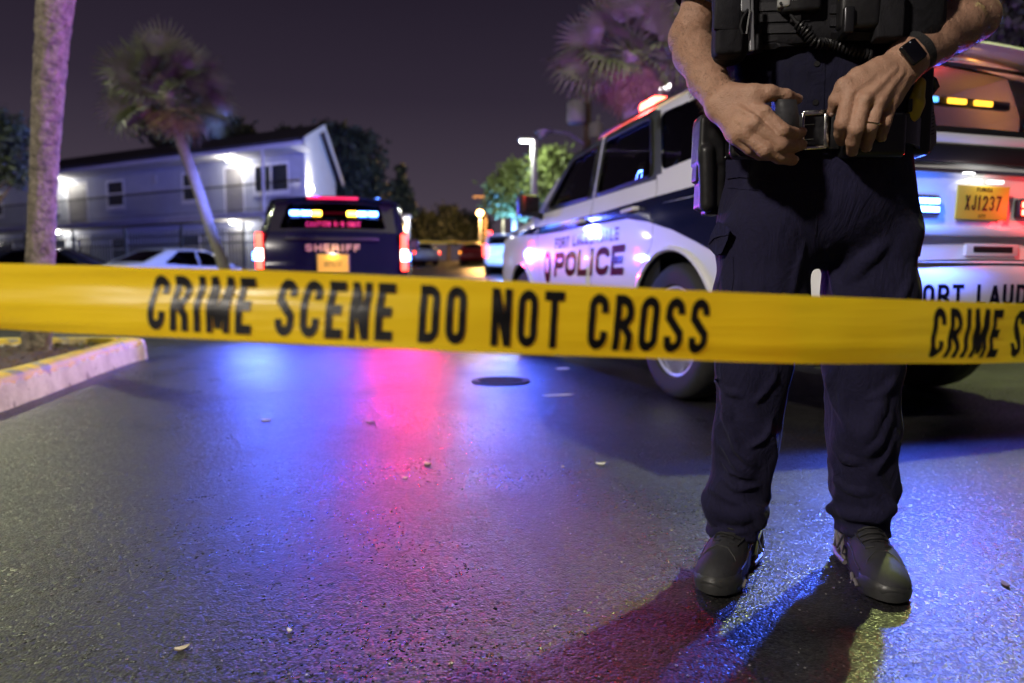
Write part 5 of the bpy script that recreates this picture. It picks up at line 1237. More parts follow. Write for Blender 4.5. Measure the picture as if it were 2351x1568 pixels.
# finger nails
for f, rr in list(zip(FI1, RS))+list(zip(FI2, RS))+[(th1, (.0098,)*5), (th2, (.0098,)*5)]:
    a, b = f[-2], f[-1]; d = (b-a).normalized(); n = Vector((0, -1, .25)); n = (n-d*n.dot(d)).normalized(); x = d.cross(n)
    mb = MB(); rot = Matrix((x, d, n)).transposed(); mb.ell(b+n*(rr[-1]*.80)+d*.001, (.0058, .0075, .0024), rot, 10, 6); mb.build('finger_nail', mat('nail', (.58, .40, .33), .3) if 'nail' not in M else 'nail', body, smooth=True)
for s in (-1, 1):
    mb = MB(); c = HEAD+OR*.033*s+OF*.088+Vector((0, 0, .018)); mb.ell(c, (.0125, .0125, .0125)); e = mb.build('eye', 'eye_white', body, smooth=True); mb = MB(); mb.ell(c+OF*.0105, (.006, .006, .006)); mb.build('iris', 'hair_dark', e)
hs = SDF((.55, 1.45, 1.60), (.86, 1.80, 1.90), .005); rot = np.array(Matrix((OR, OF, (0, 0, 1))).transposed())
hs.add(('ell', tuple(HEAD-OF*.012+Vector((0, 0, .045))), (.083, .10, .108), rot), 0); hs.add(('box', tuple(HEAD+OF*.12-Vector((0, 0, .03))), (.2, .075, .09), rot, 0), 0, sub=True); hs.add(('box', tuple(HEAD-Vector((0, 0, .13))), (.2, .2, .1), rot, 0), 0, sub=True)
Vh, Fh = hs.mesh(1); mesh_obj('hair', disp(Vh, Fh, lambda p: .003*nz(p, (90, 90, 40))), Fh, 'hair_dark', off, smooth=True)
# forearm hair: fine strands lying down the arm
def armhair(E, W, n, seed):
    rg = random.Random(seed); ax = (W-E); L = ax.length; ax = ax/L; N = vnorm(V, F); Q = V-np.array(E); t = Q@np.array(ax); d = np.linalg.norm(Q-t[:, None]*np.array(ax), axis=1)
    ids = np.where((t > -.02) & (t < L*1.02) & (d < .075))[0]; mb = MB()
    for _ in range(n):
        i = int(ids[rg.randrange(len(ids))]); nn = Vector(N[i]); p = Vector(V[i])+Vector((rg.uniform(-.0015, .0015),)*3); l = rg.uniform(.008, .019)
        dd = (ax*rg.uniform(.3, 1.1)+nn*rg.uniform(.25, .8)+Vector((rg.gauss(0, .3), rg.gauss(0, .3), rg.gauss(0, .3)))).normalized(); sd = dd.cross(Vector((rg.gauss(0, 1), rg.gauss(0, 1), rg.gauss(0, 1)))).normalized()*.00014
        m = p+dd*l*.55+nn*.0006; e = p+(dd*.9+ax*.25).normalized()*l; mb.raw([p-sd, p+sd, m+sd*.8, m-sd*.8, e], [(0, 1, 2, 3), (3, 2, 4)])
    o = mesh_obj('arm_hair', mb.v, mb.f, 'hair_brown', off); o['kind'] = 'stuff'
armhair(E1, W1, 6500, 1); armhair(E2, W2, 6500, 2)
# ---------------- trousers
tr = SDF((.36, 1.36, .012), (1.06, 1.90, 1.06), .004)
def leg(rows, hipx):
    P = [(at(u, v, Y), r) for u, v, Y, r in rows]
    tr.add(('sm', .03, [('cap', tuple(P[i][0]), tuple(P[i+1][0]), P[i][1], P[i+1][1]) for i in range(len(P)-1)]), .025 if hipx else .0); return P
tr.add(('ecap', tuple(B(0, 0, 1.02)), tuple(B(0, .0, .88)), .142, .148, tuple(OR), 1.40), 0)
LL = leg([(1800, 420, 1.60, .110), (1760, 540, 1.60, .111), (1742, 680, 1.59, .101), (1729, 830, 1.585, .083), (1716, 990, 1.595, .074), (1696, 1120, 1.61, .071)], True)
RL = leg([(1950, 420, 1.60, .106), (1990, 540, 1.60, .105), (1996, 680, 1.59, .097), (1978, 830, 1.585, .081), (1979, 990, 1.595, .074), (1984, 1120, 1.61, .075)], True)
# lower legs with the cloth bunched over the shoes
for rows in ([(1690, 1130, 1.61, .070), (1694, 1160, 1.615, .066), (1684, 1188, 1.615, .060), (1680, 1222, 1.61, .062)], [(1984, 1130, 1.61, .074), (1985, 1145, 1.615, .071), (1980, 1178, 1.615, .058), (1979, 1222, 1.61, .060)]):
    P = [(at(u, v, Y), r) for u, v, Y, r in rows]; tr.add(('sm', .012, [('cap', tuple(P[i][0]), tuple(P[i+1][0]), P[i][1], P[i+1][1]) for i in range(len(P)-1)]), .012)
tr.add(('box', (.70, 1.64, .0), (.5, .4, .086), None, 0), .004, sub=True)
_V, _F = tr.mesh(1); _bt = BVHTree.FromPolygons([Vector(v) for v in _V], _F.tolist())
def fold(pts, r, k=.02, deep=.35):
    P = []
    for (a, b) in zip(pts, pts[1:]):
        for j in range(6): q = j/6; P.append((a[0]+(b[0]-a[0])*q, a[1]+(b[1]-a[1])*q, a[2]+(b[2]-a[2])*q))
    P.append(pts[-1]); Q = []
    for i, (u, v, y) in enumerate(P):
        d = (at(u, v, 1.0)-EYE).normalized(); h = _bt.ray_cast(EYE, d, 5); e = min(i, len(P)-1-i)/(len(P)/2)
        Q.append((h[0]-(h[1] if h[1].dot(d) < 0 else -h[1])*r*(deep+(1-min(1, e*2.2))*.9)) if h[0] is not None else at(u, v, y))
    for a, b in zip(Q, Q[1:]): tr.add(('cap', tuple(a), tuple(b), r, r), k)
fold([(1628, 1150, 1.66), (1650, 1172, 1.60), (1690, 1186, 1.585), (1735, 1172, 1.62)], .012); fold([(1735, 1165, 1.65), (1752, 1180, 1.655), (1742, 1198, 1.66)], .015); fold([(1622, 1140, 1.68), (1632, 1165, 1.67), (1640, 1190, 1.67)], .009)
fold([(1640, 1218, 1.66), (1680, 1226, 1.635), (1722, 1216, 1.66)], .006, .008); fold([(1910, 1168, 1.63), (1950, 1182, 1.60), (2000, 1188, 1.60), (2050, 1170, 1.63)], .011); fold([(1922, 1215, 1.67), (1965, 1225, 1.645), (2020, 1212, 1.67)], .006, .008)
fold([(1650, 1010, 1.56), (1680, 1060, 1.545), (1725, 1095, 1.56)], .007, .016); fold([(1668, 960, 1.545), (1690, 1030, 1.54), (1735, 1070, 1.56)], .006, .016); fold([(1655, 900, 1.54), (1672, 935, 1.525), (1668, 975, 1.54)], .007, .016)
fold([(1930, 880, 1.52), (1938, 950, 1.525), (1960, 1000, 1.54)], .006, .014); fold([(2030, 900, 1.53), (2005, 960, 1.525), (1985, 1010, 1.54)], .008, .018); fold([(2045, 940, 1.56), (2020, 1010, 1.545), (1995, 1040, 1.55)], .006, .014)
fold([(1665, 640, 1.52), (1672, 720, 1.50), (1662, 800, 1.51)], .006, .014); fold([(1690, 640, 1.49), (1700, 720, 1.485)], .005, .014); fold([(1950, 640, 1.50), (1985, 600, 1.475), (2030, 560, 1.48)], .006, .02); 
for pts in ([(1640, 870), (1668, 900), (1700, 905)], [(1640, 1050), (1675, 1085), (1730, 1100)], [(1650, 1090), (1690, 1120), (1745, 1120)], [(1785, 850), (1760, 900), (1735, 925)], [(1780, 960), (1755, 1010), (1720, 1030)], [(1900, 860), (1912, 920), (1935, 960)], [(2052, 870), (2030, 900), (1995, 915)], [(1905, 1010), (1935, 1050), (1975, 1062)], [(2055, 1010), (2030, 1060), (2000, 1085)], [(1905, 1090), (1950, 1125), (2000, 1130)], [(1845, 560), (1830, 620), (1822, 680)], [(1900, 570), (1915, 640), (1925, 690)], [(1660, 690), (1690, 740), (1700, 800)], [(2090, 640), (2060, 700), (2050, 790)], [(1740, 700), (1745, 760), (1735, 820)]):
    fold([(u, v, 1.55) for u, v in pts], .0055, .010, .25)
V2, F2 = tr.mesh(1)
def clothwr(p):
    z = p[:, 2]; low = np.clip((.62-z)/.4, 0, 1); a = nz(p, (11, 11, 4.5), 3.1); b = nz(p, (17, 17, 15), 9.7); c = nz(p, (5, 5, 9), 1.3)
    rid = 1-np.abs(nz(p+np.c_[p[:, 2]*.5, p[:, 2]*0, p[:, 0]*.8], (13, 13, 8), 5.5))*2.2
    return .006*a+.003*b+.005*c*(1-low)+.0085*(rid-.45)*(low*.8+.35)
V2 = disp(V2, F2, clothwr)
trs = mesh_obj('trousers', V2, F2, 'trouser', off, smooth=True); tt = bvh(trs)
def strip_on(name, uv, tree, m, w=.004, h=.0022, parent=None, out=.0005):
    mb = MB(); pts = []
    for (a, b), (c, d) in zip(uv, uv[1:]):
        n = max(2, int(math.hypot(c-a, d-b)/8))
        for k in range(n): pts.append((a+(c-a)*k/n, b+(d-b)*k/n))
    pts.append(uv[-1]); P = [hit(u, v, tree, out) for u, v in pts]; rings = []
    for i, (p, n) in enumerate(P):
        t = (P[min(i+1, len(P)-1)][0]-P[max(i-1, 0)][0]).normalized(); s = t.cross(n).normalized(); rings.append([p-s*w/2-n*.002, p-s*w/2+n*h, p+s*w/2+n*h, p+s*w/2-n*.002])
    mb.loft(rings); return mb.build(name, m, parent or off)
# hip pocket welts, fly and side seams
hp = strip_on('pocket_welt', [(1672, 408), (1700, 404), (1740, 409), (1776, 416)], tt, 'trouser', .006, .003); strip_on('pocket_welt', [(1672, 430), (1712, 434), (1770, 438)], tt, 'trouser', .003, .0012)
strip_on('pocket_welt', [(2040, 418), (2085, 410)], tt, 'trouser', .006, .003); strip_on('fly_seam', [(1880, 350), (1880, 440), (1872, 540)], tt, 'trouser', .003, .0012)
strip_on('side_seam', [(1682, 590), (1684, 640), (1680, 668)], tt, 'trouser', .004, .0018)
# cargo pockets with flaps
def pocket(poly, ctr, Y, sgn):
    p0, n0 = hit(*ctr, tt); n0 = (n0*.55+Vector((sgn*.8, -.25, 0))).normalized(); vv, ff = tri2d([(u, v) for u, v in poly], (), 12); mb = MB(); n = len(vv)
    A = [at(u, v, Y+.06*((u-ctr[0])/40)*sgn) for u, v in vv]; top = [a+n0*.0 for a in A]; base = [a+Vector((-sgn*.012, .035, 0)) for a in A]
    mb.raw(top, ff); ring = roundpoly(poly, 6); T = [at(u, v, Y+.06*((u-ctr[0])/40)*sgn) for u, v in ring]; Bk = [a+Vector((-sgn*.015, .05, 0)) for a in T]; mb.loft([T, Bk], cap=False)
    o = mb.build('cargo_pocket', 'trouser', off, smooth=False); return o
pk = pocket([(1647, 507), (1676, 525), (1670, 550), (1656, 582), (1643, 586), (1624, 565), (1632, 538)], (1650, 545), 1.545, -1)
mb = MB(); mb.tube([at(1627, 560, 1.578), at(1640, 545, 1.557), at(1656, 541, 1.535), at(1672, 538, 1.511)], .0022, 5); mb.build('flap_stitch', 'trouser', pk)
pk = pocket([(2082, 540), (2112, 520), (2118, 560), (2112, 590), (2096, 580), (2086, 560)], (2098, 552), 1.552, 1)
# ---------------- shirt (torso + two sleeves) and vest
def torso(rows, name, m, n=3.0, k=96, wr=0.0, cap=False, parent=None):
    rings = []
    for z, a, bf, bb in rows:
        ring = []
        for i in range(k):
            t = 2*math.pi*i/k; c, s = math.cos(t), math.sin(t); rx = a*math.copysign(abs(c)**(2/n), c); ry = (bf if s > 0 else bb)*math.copysign(abs(s)**(2/n), s)
            p = B(rx, ry, z)
            if wr:
                q = wr*(noise.noise((p.x*14, p.y*14, p.z*32))+.6*(1-abs(noise.noise((p.x*9+p.z*12, p.y*9, p.z*26)))*2)); d = (p-OC); d.z = 0; p = p+d.normalized()*q
            ring.append(p)
        rings.append(ring)
    mb = MB(); mb.loft(rings, cap=cap); return mb.build(name, m, parent or off, smooth=True)
def lerp_rows(rows, step):
    o = []
    for a, b in zip(rows, rows[1:]):
        n = max(1, int(abs(b[0]-a[0])/step))
        for k in range(n): o.append(tuple(x+(y-x)*k/n for x, y in zip(a, b)))
    o.append(rows[-1]); return o
shirt = torso(lerp_rows([(.985, .192, .146, .13), (1.05, .196, .150, .13), (1.15, .205, .152, .135), (1.30, .212, .142, .13), (1.44, .19, .115, .105), (1.50, .13, .08, .08), (1.535, .075, .07, .07)], .012), 'shirt', 'shirt', 2.5, wr=.0028); ts = bvh(shirt)
def sleeve(S, E, f0, f1, ra, rb, hem):
    ax = (E-S).normalized(); u = ax.orthogonal().normalized(); w = ax.cross(u); rings = []; n = 32
    for j in range(12):
        q = j/11; c = S.lerp(E, f0+(f1-f0)*q); r = ra+(rb-ra)*q; rings.append([c+(u*math.cos(2*math.pi*i/n)+w*math.sin(2*math.pi*i/n))*(r+.004*noise.noise((c.x*20+math.cos(2*math.pi*i/n)*1.5, c.y*20+math.sin(2*math.pi*i/n)*1.5, c.z*30))) for i in range(n)])
    c = S.lerp(E, f1-.03); rings.append([c+(u*math.cos(2*math.pi*i/n)+w*math.sin(2*math.pi*i/n))*(rb-.007) for i in range(n)])
    c = S.lerp(E, f1-.35); rings.append([c+(u*math.cos(2*math.pi*i/n)+w*math.sin(2*math.pi*i/n))*(rb-.014) for i in range(n)])
    mb = MB(); mb.loft(rings, cap=False); return mb.build('sleeve', 'shirt', shirt, smooth=True)
# hem of the right sleeve at the photo height, left sleeve higher up
sleeve(S1, E1, -.25, .68, .074, .066, 0); sleeve(S2, E2, -.25, .42, .074, .068, 0)
pl = strip_on('placket', [(1873, 100), (1873, 180), (1870, 262)], ts, 'shirt', .034, .0016, shirt)
for u, v in ((1875, 148), (1872, 236)):
    p, n = hit(u, v, ts, .002); mb = MB(); mb.lathe([(.001, .0025), (.0055, .0025), (.0062, .0015), (.0062, -.002)], p, rot=frame(n), n=14); mb.build('button', 'polymer', shirt, smooth=True)
vest = torso(lerp_rows([(1.185, .205, .145, .13), (1.182, .226, .170, .155), (1.19, .230, .176, .160), (1.30, .232, .178, .162), (1.42, .222, .165, .150), (1.50, .17, .13, .12), (1.515, .15, .11, .10)], .02), 'vest', 'vest', 3.2, wr=.0016); tv = bvh(vest)
def gear(name, u, v, w, h, d, m, tree, parent=off, bev=.006, out=0.0, roll=0.0, seg=3, nrm=None, default=1.45):
    """bevelled block w x h (metres) sitting on the surface seen at (u,v), d proud"""
    p, n = hit(u, v, tree, 0, default); n = (nrm or n).normalized(); rot = frame(n) @ Matrix.Rotation(roll, 3, 'Z'); mb = MB(); mb.box(p+n*(d/2+out-.004), (w/2, h/2, d/2+.004), rot, bev, seg); return mb.build(name, m, parent, smooth=True), p, n
for v in (18, 44, 70): strip_on('webbing_strap', [(1715, v), (1800, v-3), (1860, v-4)], tv, 'webbing', .016, .003, vest)
for v in (22, 52, 82): strip_on('webbing_strap', [(1905, v), (1980, v), (2050, v+3)], tv, 'webbing', .016, .003, vest)
strip_on('vest_hem', [(1645, 118), (1700, 112), (1780, 104), (1870, 100), (1960, 104), (2040, 112), (2075, 118)], tv, 'webbing', .012, .0035, vest)
# tall pouch on the vest side
ps_ = SDF((.36, 1.30, 1.08), (.70, 1.70, 1.60), .004)
a, b = at(1672, -60, 1.475), at(1674, 108, 1.485); ps_.add(('ecap', tuple(a), tuple(b), .034, .035, (0, 1, 0), 1.05), 0); ps_.add(('ell', tuple(at(1676, 120, 1.488)), (.030, .03, .020)), .02); ps_.add(('box', tuple(at(1672, 30, 1.44)), (.022, .012, .08), None, .006), .012)
Vp, Fp = ps_.mesh(2); Vp = disp(Vp, Fp, lambda p: .003*nz(p, (22, 22, 14))+.0015*nz(p, (50, 50, 40)))
pouch = mesh_obj('side_pouch', Vp, Fp, 'vest', off, smooth=True)
mb = MB(); mb.box(at(1670, 18, 1.425), (.026, .006, .045), Matrix.Rotation(.05, 3, 'Y'), .005); mb.build('pouch_flap', 'webbing', pouch, smooth=True)
# metal clip and cord loop
mb = MB(); mb.box(at(1724, 45, 1.425), (.005, .004, .062), Matrix.Rotation(-.05, 3, 'Y'), .002); mb.box(at(1712, 8, 1.425), (.012, .004, .018), None, .003); clip = mb.build('steel_clip', 'galv_steel', off)
mb = MB(); mb.tube([at(1716, 22, 1.418), at(1703, 45, 1.41), at(1699, 62, 1.412), at(1704, 78, 1.412), at(1714, 80, 1.415), at(1718, 50, 1.418), at(1722, 25, 1.42)], .0028, 6); mb.build('cord_loop', 'polymer', clip, smooth=True)
gear('magazine_pouch', 1728, 95, .040, .05, .02, 'webbing', tv, bev=.004); gear('magazine_pouch', 1722, 20, .036, .09, .016, 'webbing', tv, bev=.004)
# body camera with lettering
cam_o, p, n = gear('body_camera', 1838, -2, .075, .062, .026, 'polymer', tv, bev=.008)
g_, p2, n2 = gear('camera_bezel', 1800, -4, .026, .055, .030, 'cam_grey', tv, cam_o, bev=.006)
fr = frame(n); base = p+n*.0268
mb, w = text_mesh('AXON', .0062, .75, .16, .22, lambda u, v, k: base+fr @ Vector((-.018+u, -.0095+v, .0001*k))); mb.build('camera_lettering', 'print_white', cam_o)
mb = MB(); mb.lathe([(.001, .002), (.0028, .002), (.003, 0)], p2+n2*.031+frame(n2) @ Vector((-.006, -.020, 0)), rot=frame(n2), n=10); mb.build('camera_screw', 'polymer', cam_o)
gear('radio_microphone', 1965, 25, .075, .085, .035, 'polymer', tv, bev=.010); gear('magazine_pouch', 2032, 40, .052, .10, .03, 'vest', tv, bev=.006); gear('radio_clip', 1935, 62, .02, .05, .045, 'gunmetal', tv, bev=.004)
gear('cable_keeper', 1826, 38, .022, .03, .014, 'polymer', tv, bev=.003)
strip_on('vest_side_strap', [(2068, 0), (2070, 60), (2066, 112)], tv, 'webbing', .025, .004, vest)
# coiled cord
def coil():
    uv = [(1808, 30), (1822, 52)]; pts = [hit(u, v, tv, .014)[0] for u, v in uv]; A = []
    path = [(1830, 60), (1848, 76), (1870, 92), (1900, 106), (1935, 118), (1965, 128), (1995, 134)]; P = []
    for u, v in path:
        q, n = hit(u, v, tv, .014); q2, n2 = hit(u, v, ts, .014)
        P.append(q if (v < 98) else (q2 if q2.y < 1.6 else q))
    fine = []
    for i in range(len(P)-1):
        p0, p1, p2, p3 = P[max(i-1, 0)], P[i], P[i+1], P[min(i+2, len(P)-1)]
        for k in range(60): t = k/60; fine.append(.5*((2*p1)+(p2-p0)*t+(2*p0-5*p1+4*p2-p3)*t*t+(3*p1-p0-3*p2+p3)*t**3))
    out = []; acc = 0
    for i in range(1, len(fine)):
        d = fine[i]-fine[i-1]; acc += d.length; t = d.normalized(); u = Vector((0, -1, 0)); u = (u-t*u.dot(t)).normalized(); b = t.cross(u); a = acc/.0078*2*math.pi; out.append(fine[i]+(u*math.cos(a)+b*math.sin(a))*.0085)
    mb = MB(); mb.tube(pts+[fine[0]], .004, 7); mb.tube(out, .0032, 6); mb.build('coiled_cord', 'polymer', off, smooth=True)
coil()
# ---------------- duty belt
belt = torso([(.980, .196, .148, .135), (.980, .203, .157, .142), (1.040, .203, .158, .142), (1.040, .196, .148, .135)], 'duty_belt', 'leather', 2.5); tbt = bvh(belt)
bp, bn = hit(1869, 301, tbt, .004); fr = frame(bn); mb = MB(); W, H = .0225, .0355
for (x, y, hw, hh) in ((-W, 0, .0022, H), (W, 0, .0042, H), (0, H, W, .0042), (0, -H, W, .0028)): mb.box(bp+fr @ Vector((x, y, .004)), (hw+.001, hh+.001, .0035), fr, .0018)
bk = mb.build('buckle', 'nickel', off, smooth=True)
for y in (.012, -.018): mb = MB(); mb.tube([bp+fr @ Vector((-W, y, .006)), bp+fr @ Vector((-.002, y, .0075))], .0014, 6); mb.build('buckle_prong', 'nickel', bk)
mb = MB(); mb.box(bp+fr @ Vector((0, 0, -.001)), (.020, .031, .003), fr, .002); mb.build('buckle_tongue', 'leather', bk)
for u in (1915, 2050): g_ = gear('belt_keeper', u, 305, .022, .068, .006, 'leather', tbt, belt, bev=.003)
# leather pouch under the right hand, open-topped cuff strap at its edge
pa, na = hit(1722, 318, tbt, 0); pc = SDF((.36, 1.28, .88), (.75, 1.66, 1.14), .003); fr = frame(Vector((-.35, -.93, 0)))
pc.add(('box', tuple(at(1728, 315, 1.452)), (.034, .030, .014), np.array(fr), .012), 0); Vp, Fp = pc.mesh(2); po = mesh_obj('leather_pouch', Vp, Fp, 'leather', off, smooth=True)
mb = MB(); mb.tube([at(1690, 348, 1.428), at(1700, 358, 1.420), at(1718, 362, 1.414), at(1738, 363, 1.412), at(1755, 361, 1.412)], .0036, 6); mb.build('braided_edge', 'leather', po)
# curved leather strap held between thumb and fingers
rings = []
for k in range(13):
    q = k/12; c0 = at(1772+q*14, 224+q*0+10*math.sin(q*1.6), 1.372+.045*q); rings.append(c0)
mb = MB(); R2 = []
for k in range(15):
    a = R(-20+150*k/14); cx, cy = 1806, 258; hw = 35
    top = at(cx-hw*math.cos(a), cy-30, 1.405-.034*math.sin(a)); bot = at(cx-hw*math.cos(a)*1.02+6, cy+44, 1.412-.032*math.sin(a)); R2.append((top, bot))
for s, e in zip(R2, R2[1:]): pass
V3 = []; F3 = []
for i, (a, b) in enumerate(R2):
    for k in range(9): q = k/8; V3.append(a.lerp(b, q)+Vector((0, -.004*math.sin(q*3.14), 0)))
for i, (a, b) in enumerate(R2):
    for k in range(9): q = k/8; V3.append(a.lerp(b, q)+Vector((.0, .0045, 0)))
n9 = 9; m_ = len(R2)
for off_ in (0, m_*n9):
    for i in range(m_-1):
        for k in range(8): F3.append((off_+i*n9+k, off_+i*n9+k+1, off_+(i+1)*n9+k+1, off_+(i+1)*n9+k))
for i in range(m_-1):
    F3.append((i*n9, (i+1)*n9, m_*n9+(i+1)*n9, m_*n9+i*n9)); F3.append((i*n9+8, (i+1)*n9+8, m_*n9+(i+1)*n9+8, m_*n9+i*n9+8))
for k in range(8): F3.append((k, k+1, m_*n9+k+1, m_*n9+k)); F3.append(((m_-1)*n9+k, (m_-1)*n9+k+1, m_*n9+(m_-1)*n9+k+1, m_*n9+(m_-1)*n9+k))
cs = mesh_obj('cuff_strap', V3, F3, mat('worn_leather', (.035, .035, .040), .42, nscale=25, namt=.6, bump=.4, bscale=150), off, smooth=True); auto(cs, 40)
# flat pouch below the left hand
lp = SDF((.60, 1.28, .86), (1.05, 1.60, 1.14), .003); lp.add(('box', tuple(at(1998, 312, 1.452)), (.052, .034, .012), np.array(frame(Vector((.05, -1, 0)))), .014), 0); Vp, Fp = lp.mesh(2); mesh_obj('belt_pouch', Vp, Fp, 'leather', off, smooth=True)
# ---------------- holstered pistol on the right hip
hs = SDF((.36, 1.50, .78), (.60, 1.90, 1.14), .003); hr = np.array(Matrix.Rotation(.03, 3, 'Y'))
hs.add(('box', tuple(at(1626, 330, 1.66)), (.021, .030, .046), hr, .010), 0); hs.add(('box', tuple(at(1629, 425, 1.66)), (.019, .026, .050), hr, .010), .006); hs.add(('cap', tuple(at(1622, 350, 1.625)), tuple(at(1624, 470, 1.628)), .019, .018), .006); hs.add(('box', tuple(at(1600, 395, 1.66)), (.004, .02, .022), hr, .003), .003)
hs.add(('cap', tuple(at(1642, 310, 1.635)), tuple(at(1646, 352, 1.64)), .016, .010), .01); hs.add(('box', tuple(at(1630, 487, 1.66)), (.012, .02, .004), hr, .004), .004)
Vp, Fp = hs.mesh(1); ho = mesh_obj('holster', Vp, Fp, 'polymer', off, smooth=True)
mb = MB(); mb.box(at(1624, 280, 1.665), (.026, .032, .010), None, .006); mb.build('holster_hood', 'polymer', ho, smooth=True)
mb = MB(); mb.ell(at(1634, 266, 1.655), (.016, .012, .008)); mb.box(at(1640, 300, 1.72), (.012, .05, .05), Matrix.Rotation(.35, 3, 'X'), .010); mb.build('pistol_grip', 'gunmetal', ho, smooth=True)
mb = MB(); mb.tube([at(1660, 312, 1.63), at(1668, 325, 1.625), at(1664, 350, 1.63), at(1656, 366, 1.635)], .004, 6); mb.tube([at(1655, 330, 1.63), at(1650, 345, 1.63)], .003, 6); mb.build('trigger_guard', 'gunmetal', ho, smooth=True)
mb = MB(); mb.box(at(1655, 440, 1.655), (.006, .02, .055), None, .003); mb.box(at(1668, 300, 1.64), (.016, .012, .045), None, .005); mb.build('holster_shank', 'polymer', ho)
# ---------------- stun gun on the left hip
sg_ = SDF((.80, 1.40, .86), (1.12, 1.75, 1.22), .003)
sg_.add(('box', tuple(at(2082, 262, 1.555)), (.026, .03, .085), None, .010), 0); sg_.add(('box', tuple(at(2060, 250, 1.545)), (.012, .03, .07), None, .008), .004)
Vp, Fp = sg_.mesh(1); so = mesh_obj('stun_gun_holster', Vp, Fp, 'polymer', off, smooth=True)
yg = SDF((.80, 1.38, .95), (1.05, 1.65, 1.22), .003); yg.add(('cap', tuple(at(2110, 192, 1.475)), tuple(at(2099, 238, 1.465)), .013, .0185), 0); yg.add(('cap', tuple(at(2099, 238, 1.465)), tuple(at(2092, 262, 1.465)), .020, .018), .004); Vp, Fp = yg.mesh(2); yo = mesh_obj('stun_gun_grip', Vp, Fp, 'yellow_polymer', so, smooth=True)
mb = MB(); mb.box(at(2088, 242, 1.447), (.005, .004, .013), None, .002); mb.build('grip_switch', 'polymer', yo)
mb = MB(); T4 = [(2110, 182), (2133, 178), (2142, 230), (2150, 300), (2150, 328), (2132, 356), (2108, 356)]; f_ = [at(u, v, 1.575) for u, v in T4]; b_ = [at(u, v, 1.575)+Vector((.004, .055, 0)) for u, v in T4]; mb.loft([f_, b_]); pn = mb.build('holster_panel', mat('panel_grey', (.17, .145, .16), .5), so)
for k in range(7): mb = MB(); mb.tube([at(2134, 262+k*8, 1.573), at(2144, 258+k*8, 1.573)], .0010, 5); mb.build('panel_rib', 'polymer', pn)
mb = MB(); mb.tube([at(2128, 172, 1.53), at(2142, 185, 1.53), at(2148, 200, 1.535), at(2140, 214, 1.545)], [.006, .008, .008, .005], 8); mb.build('retention_hook', 'gunmetal', so, smooth=True)
# ---------------- watch and ring
wp, wn_ = hit((3200+1000/2.24)/1.7423, 478/2.24/1.7423, tb, 0); ax = (W2-g2).normalized(); wn_ = (wn_*.6+Vector((.10, -1, .25))).normalized(); xx = (ax-wn_*ax.dot(wn_)).normalized(); yy = wn_.cross(xx); rot = Matrix((xx, yy, wn_)).transposed()
mb = MB(); mb.box(wp+wn_*.004, (.0185, .0225, .0055), rot, .0052, 4); wc_ = mb.build('wrist_watch', 'watch_case', off, smooth=True)
mb = MB(); mb.box(wp+wn_*.0098, (.0162, .0200, .0010), rot, .0009, 2); mb.build('watch_glass', 'watch_glass', wc_, smooth=True)
wcen = W2.lerp(g2, .14); mb = MB(); rr = []
for k in range(36):
    a = 2*math.pi*k/36; d = wn_*math.cos(a)+yy*math.sin(a); h = tb.ray_cast(wcen+d*.12, -d, .2); q = (h[0] if h[0] is not None else wcen+d*.034)+d*.0012; rr.append([q-xx*.011, q-xx*.011+d*.002, q+xx*.011+d*.002, q+xx*.011])
mb.loft(rr+[rr[0]], cap=False); mb.build('watch_strap', 'lace', wc_, smooth=False)
rf = FI2[2]; rc = r2(622, 1160, 0.0)*0; rc = rf[1].lerp(rf[0], .02)+(rf[0]-rf[1])*.10; d = (rf[2]-rf[0]).normalized(); u = Vector((1, 0, 0)); u = (u-d*u.dot(d)).normalized(); w_ = d.cross(u); mb = MB(); mb.tube([rc+(u*math.cos(2*math.pi*k/28)+w_*math.sin(2*math.pi*k/28))*.0160 for k in range(28)], .0017, 6, closed=True); mb.build('finger_ring', 'gold', off, smooth=True)
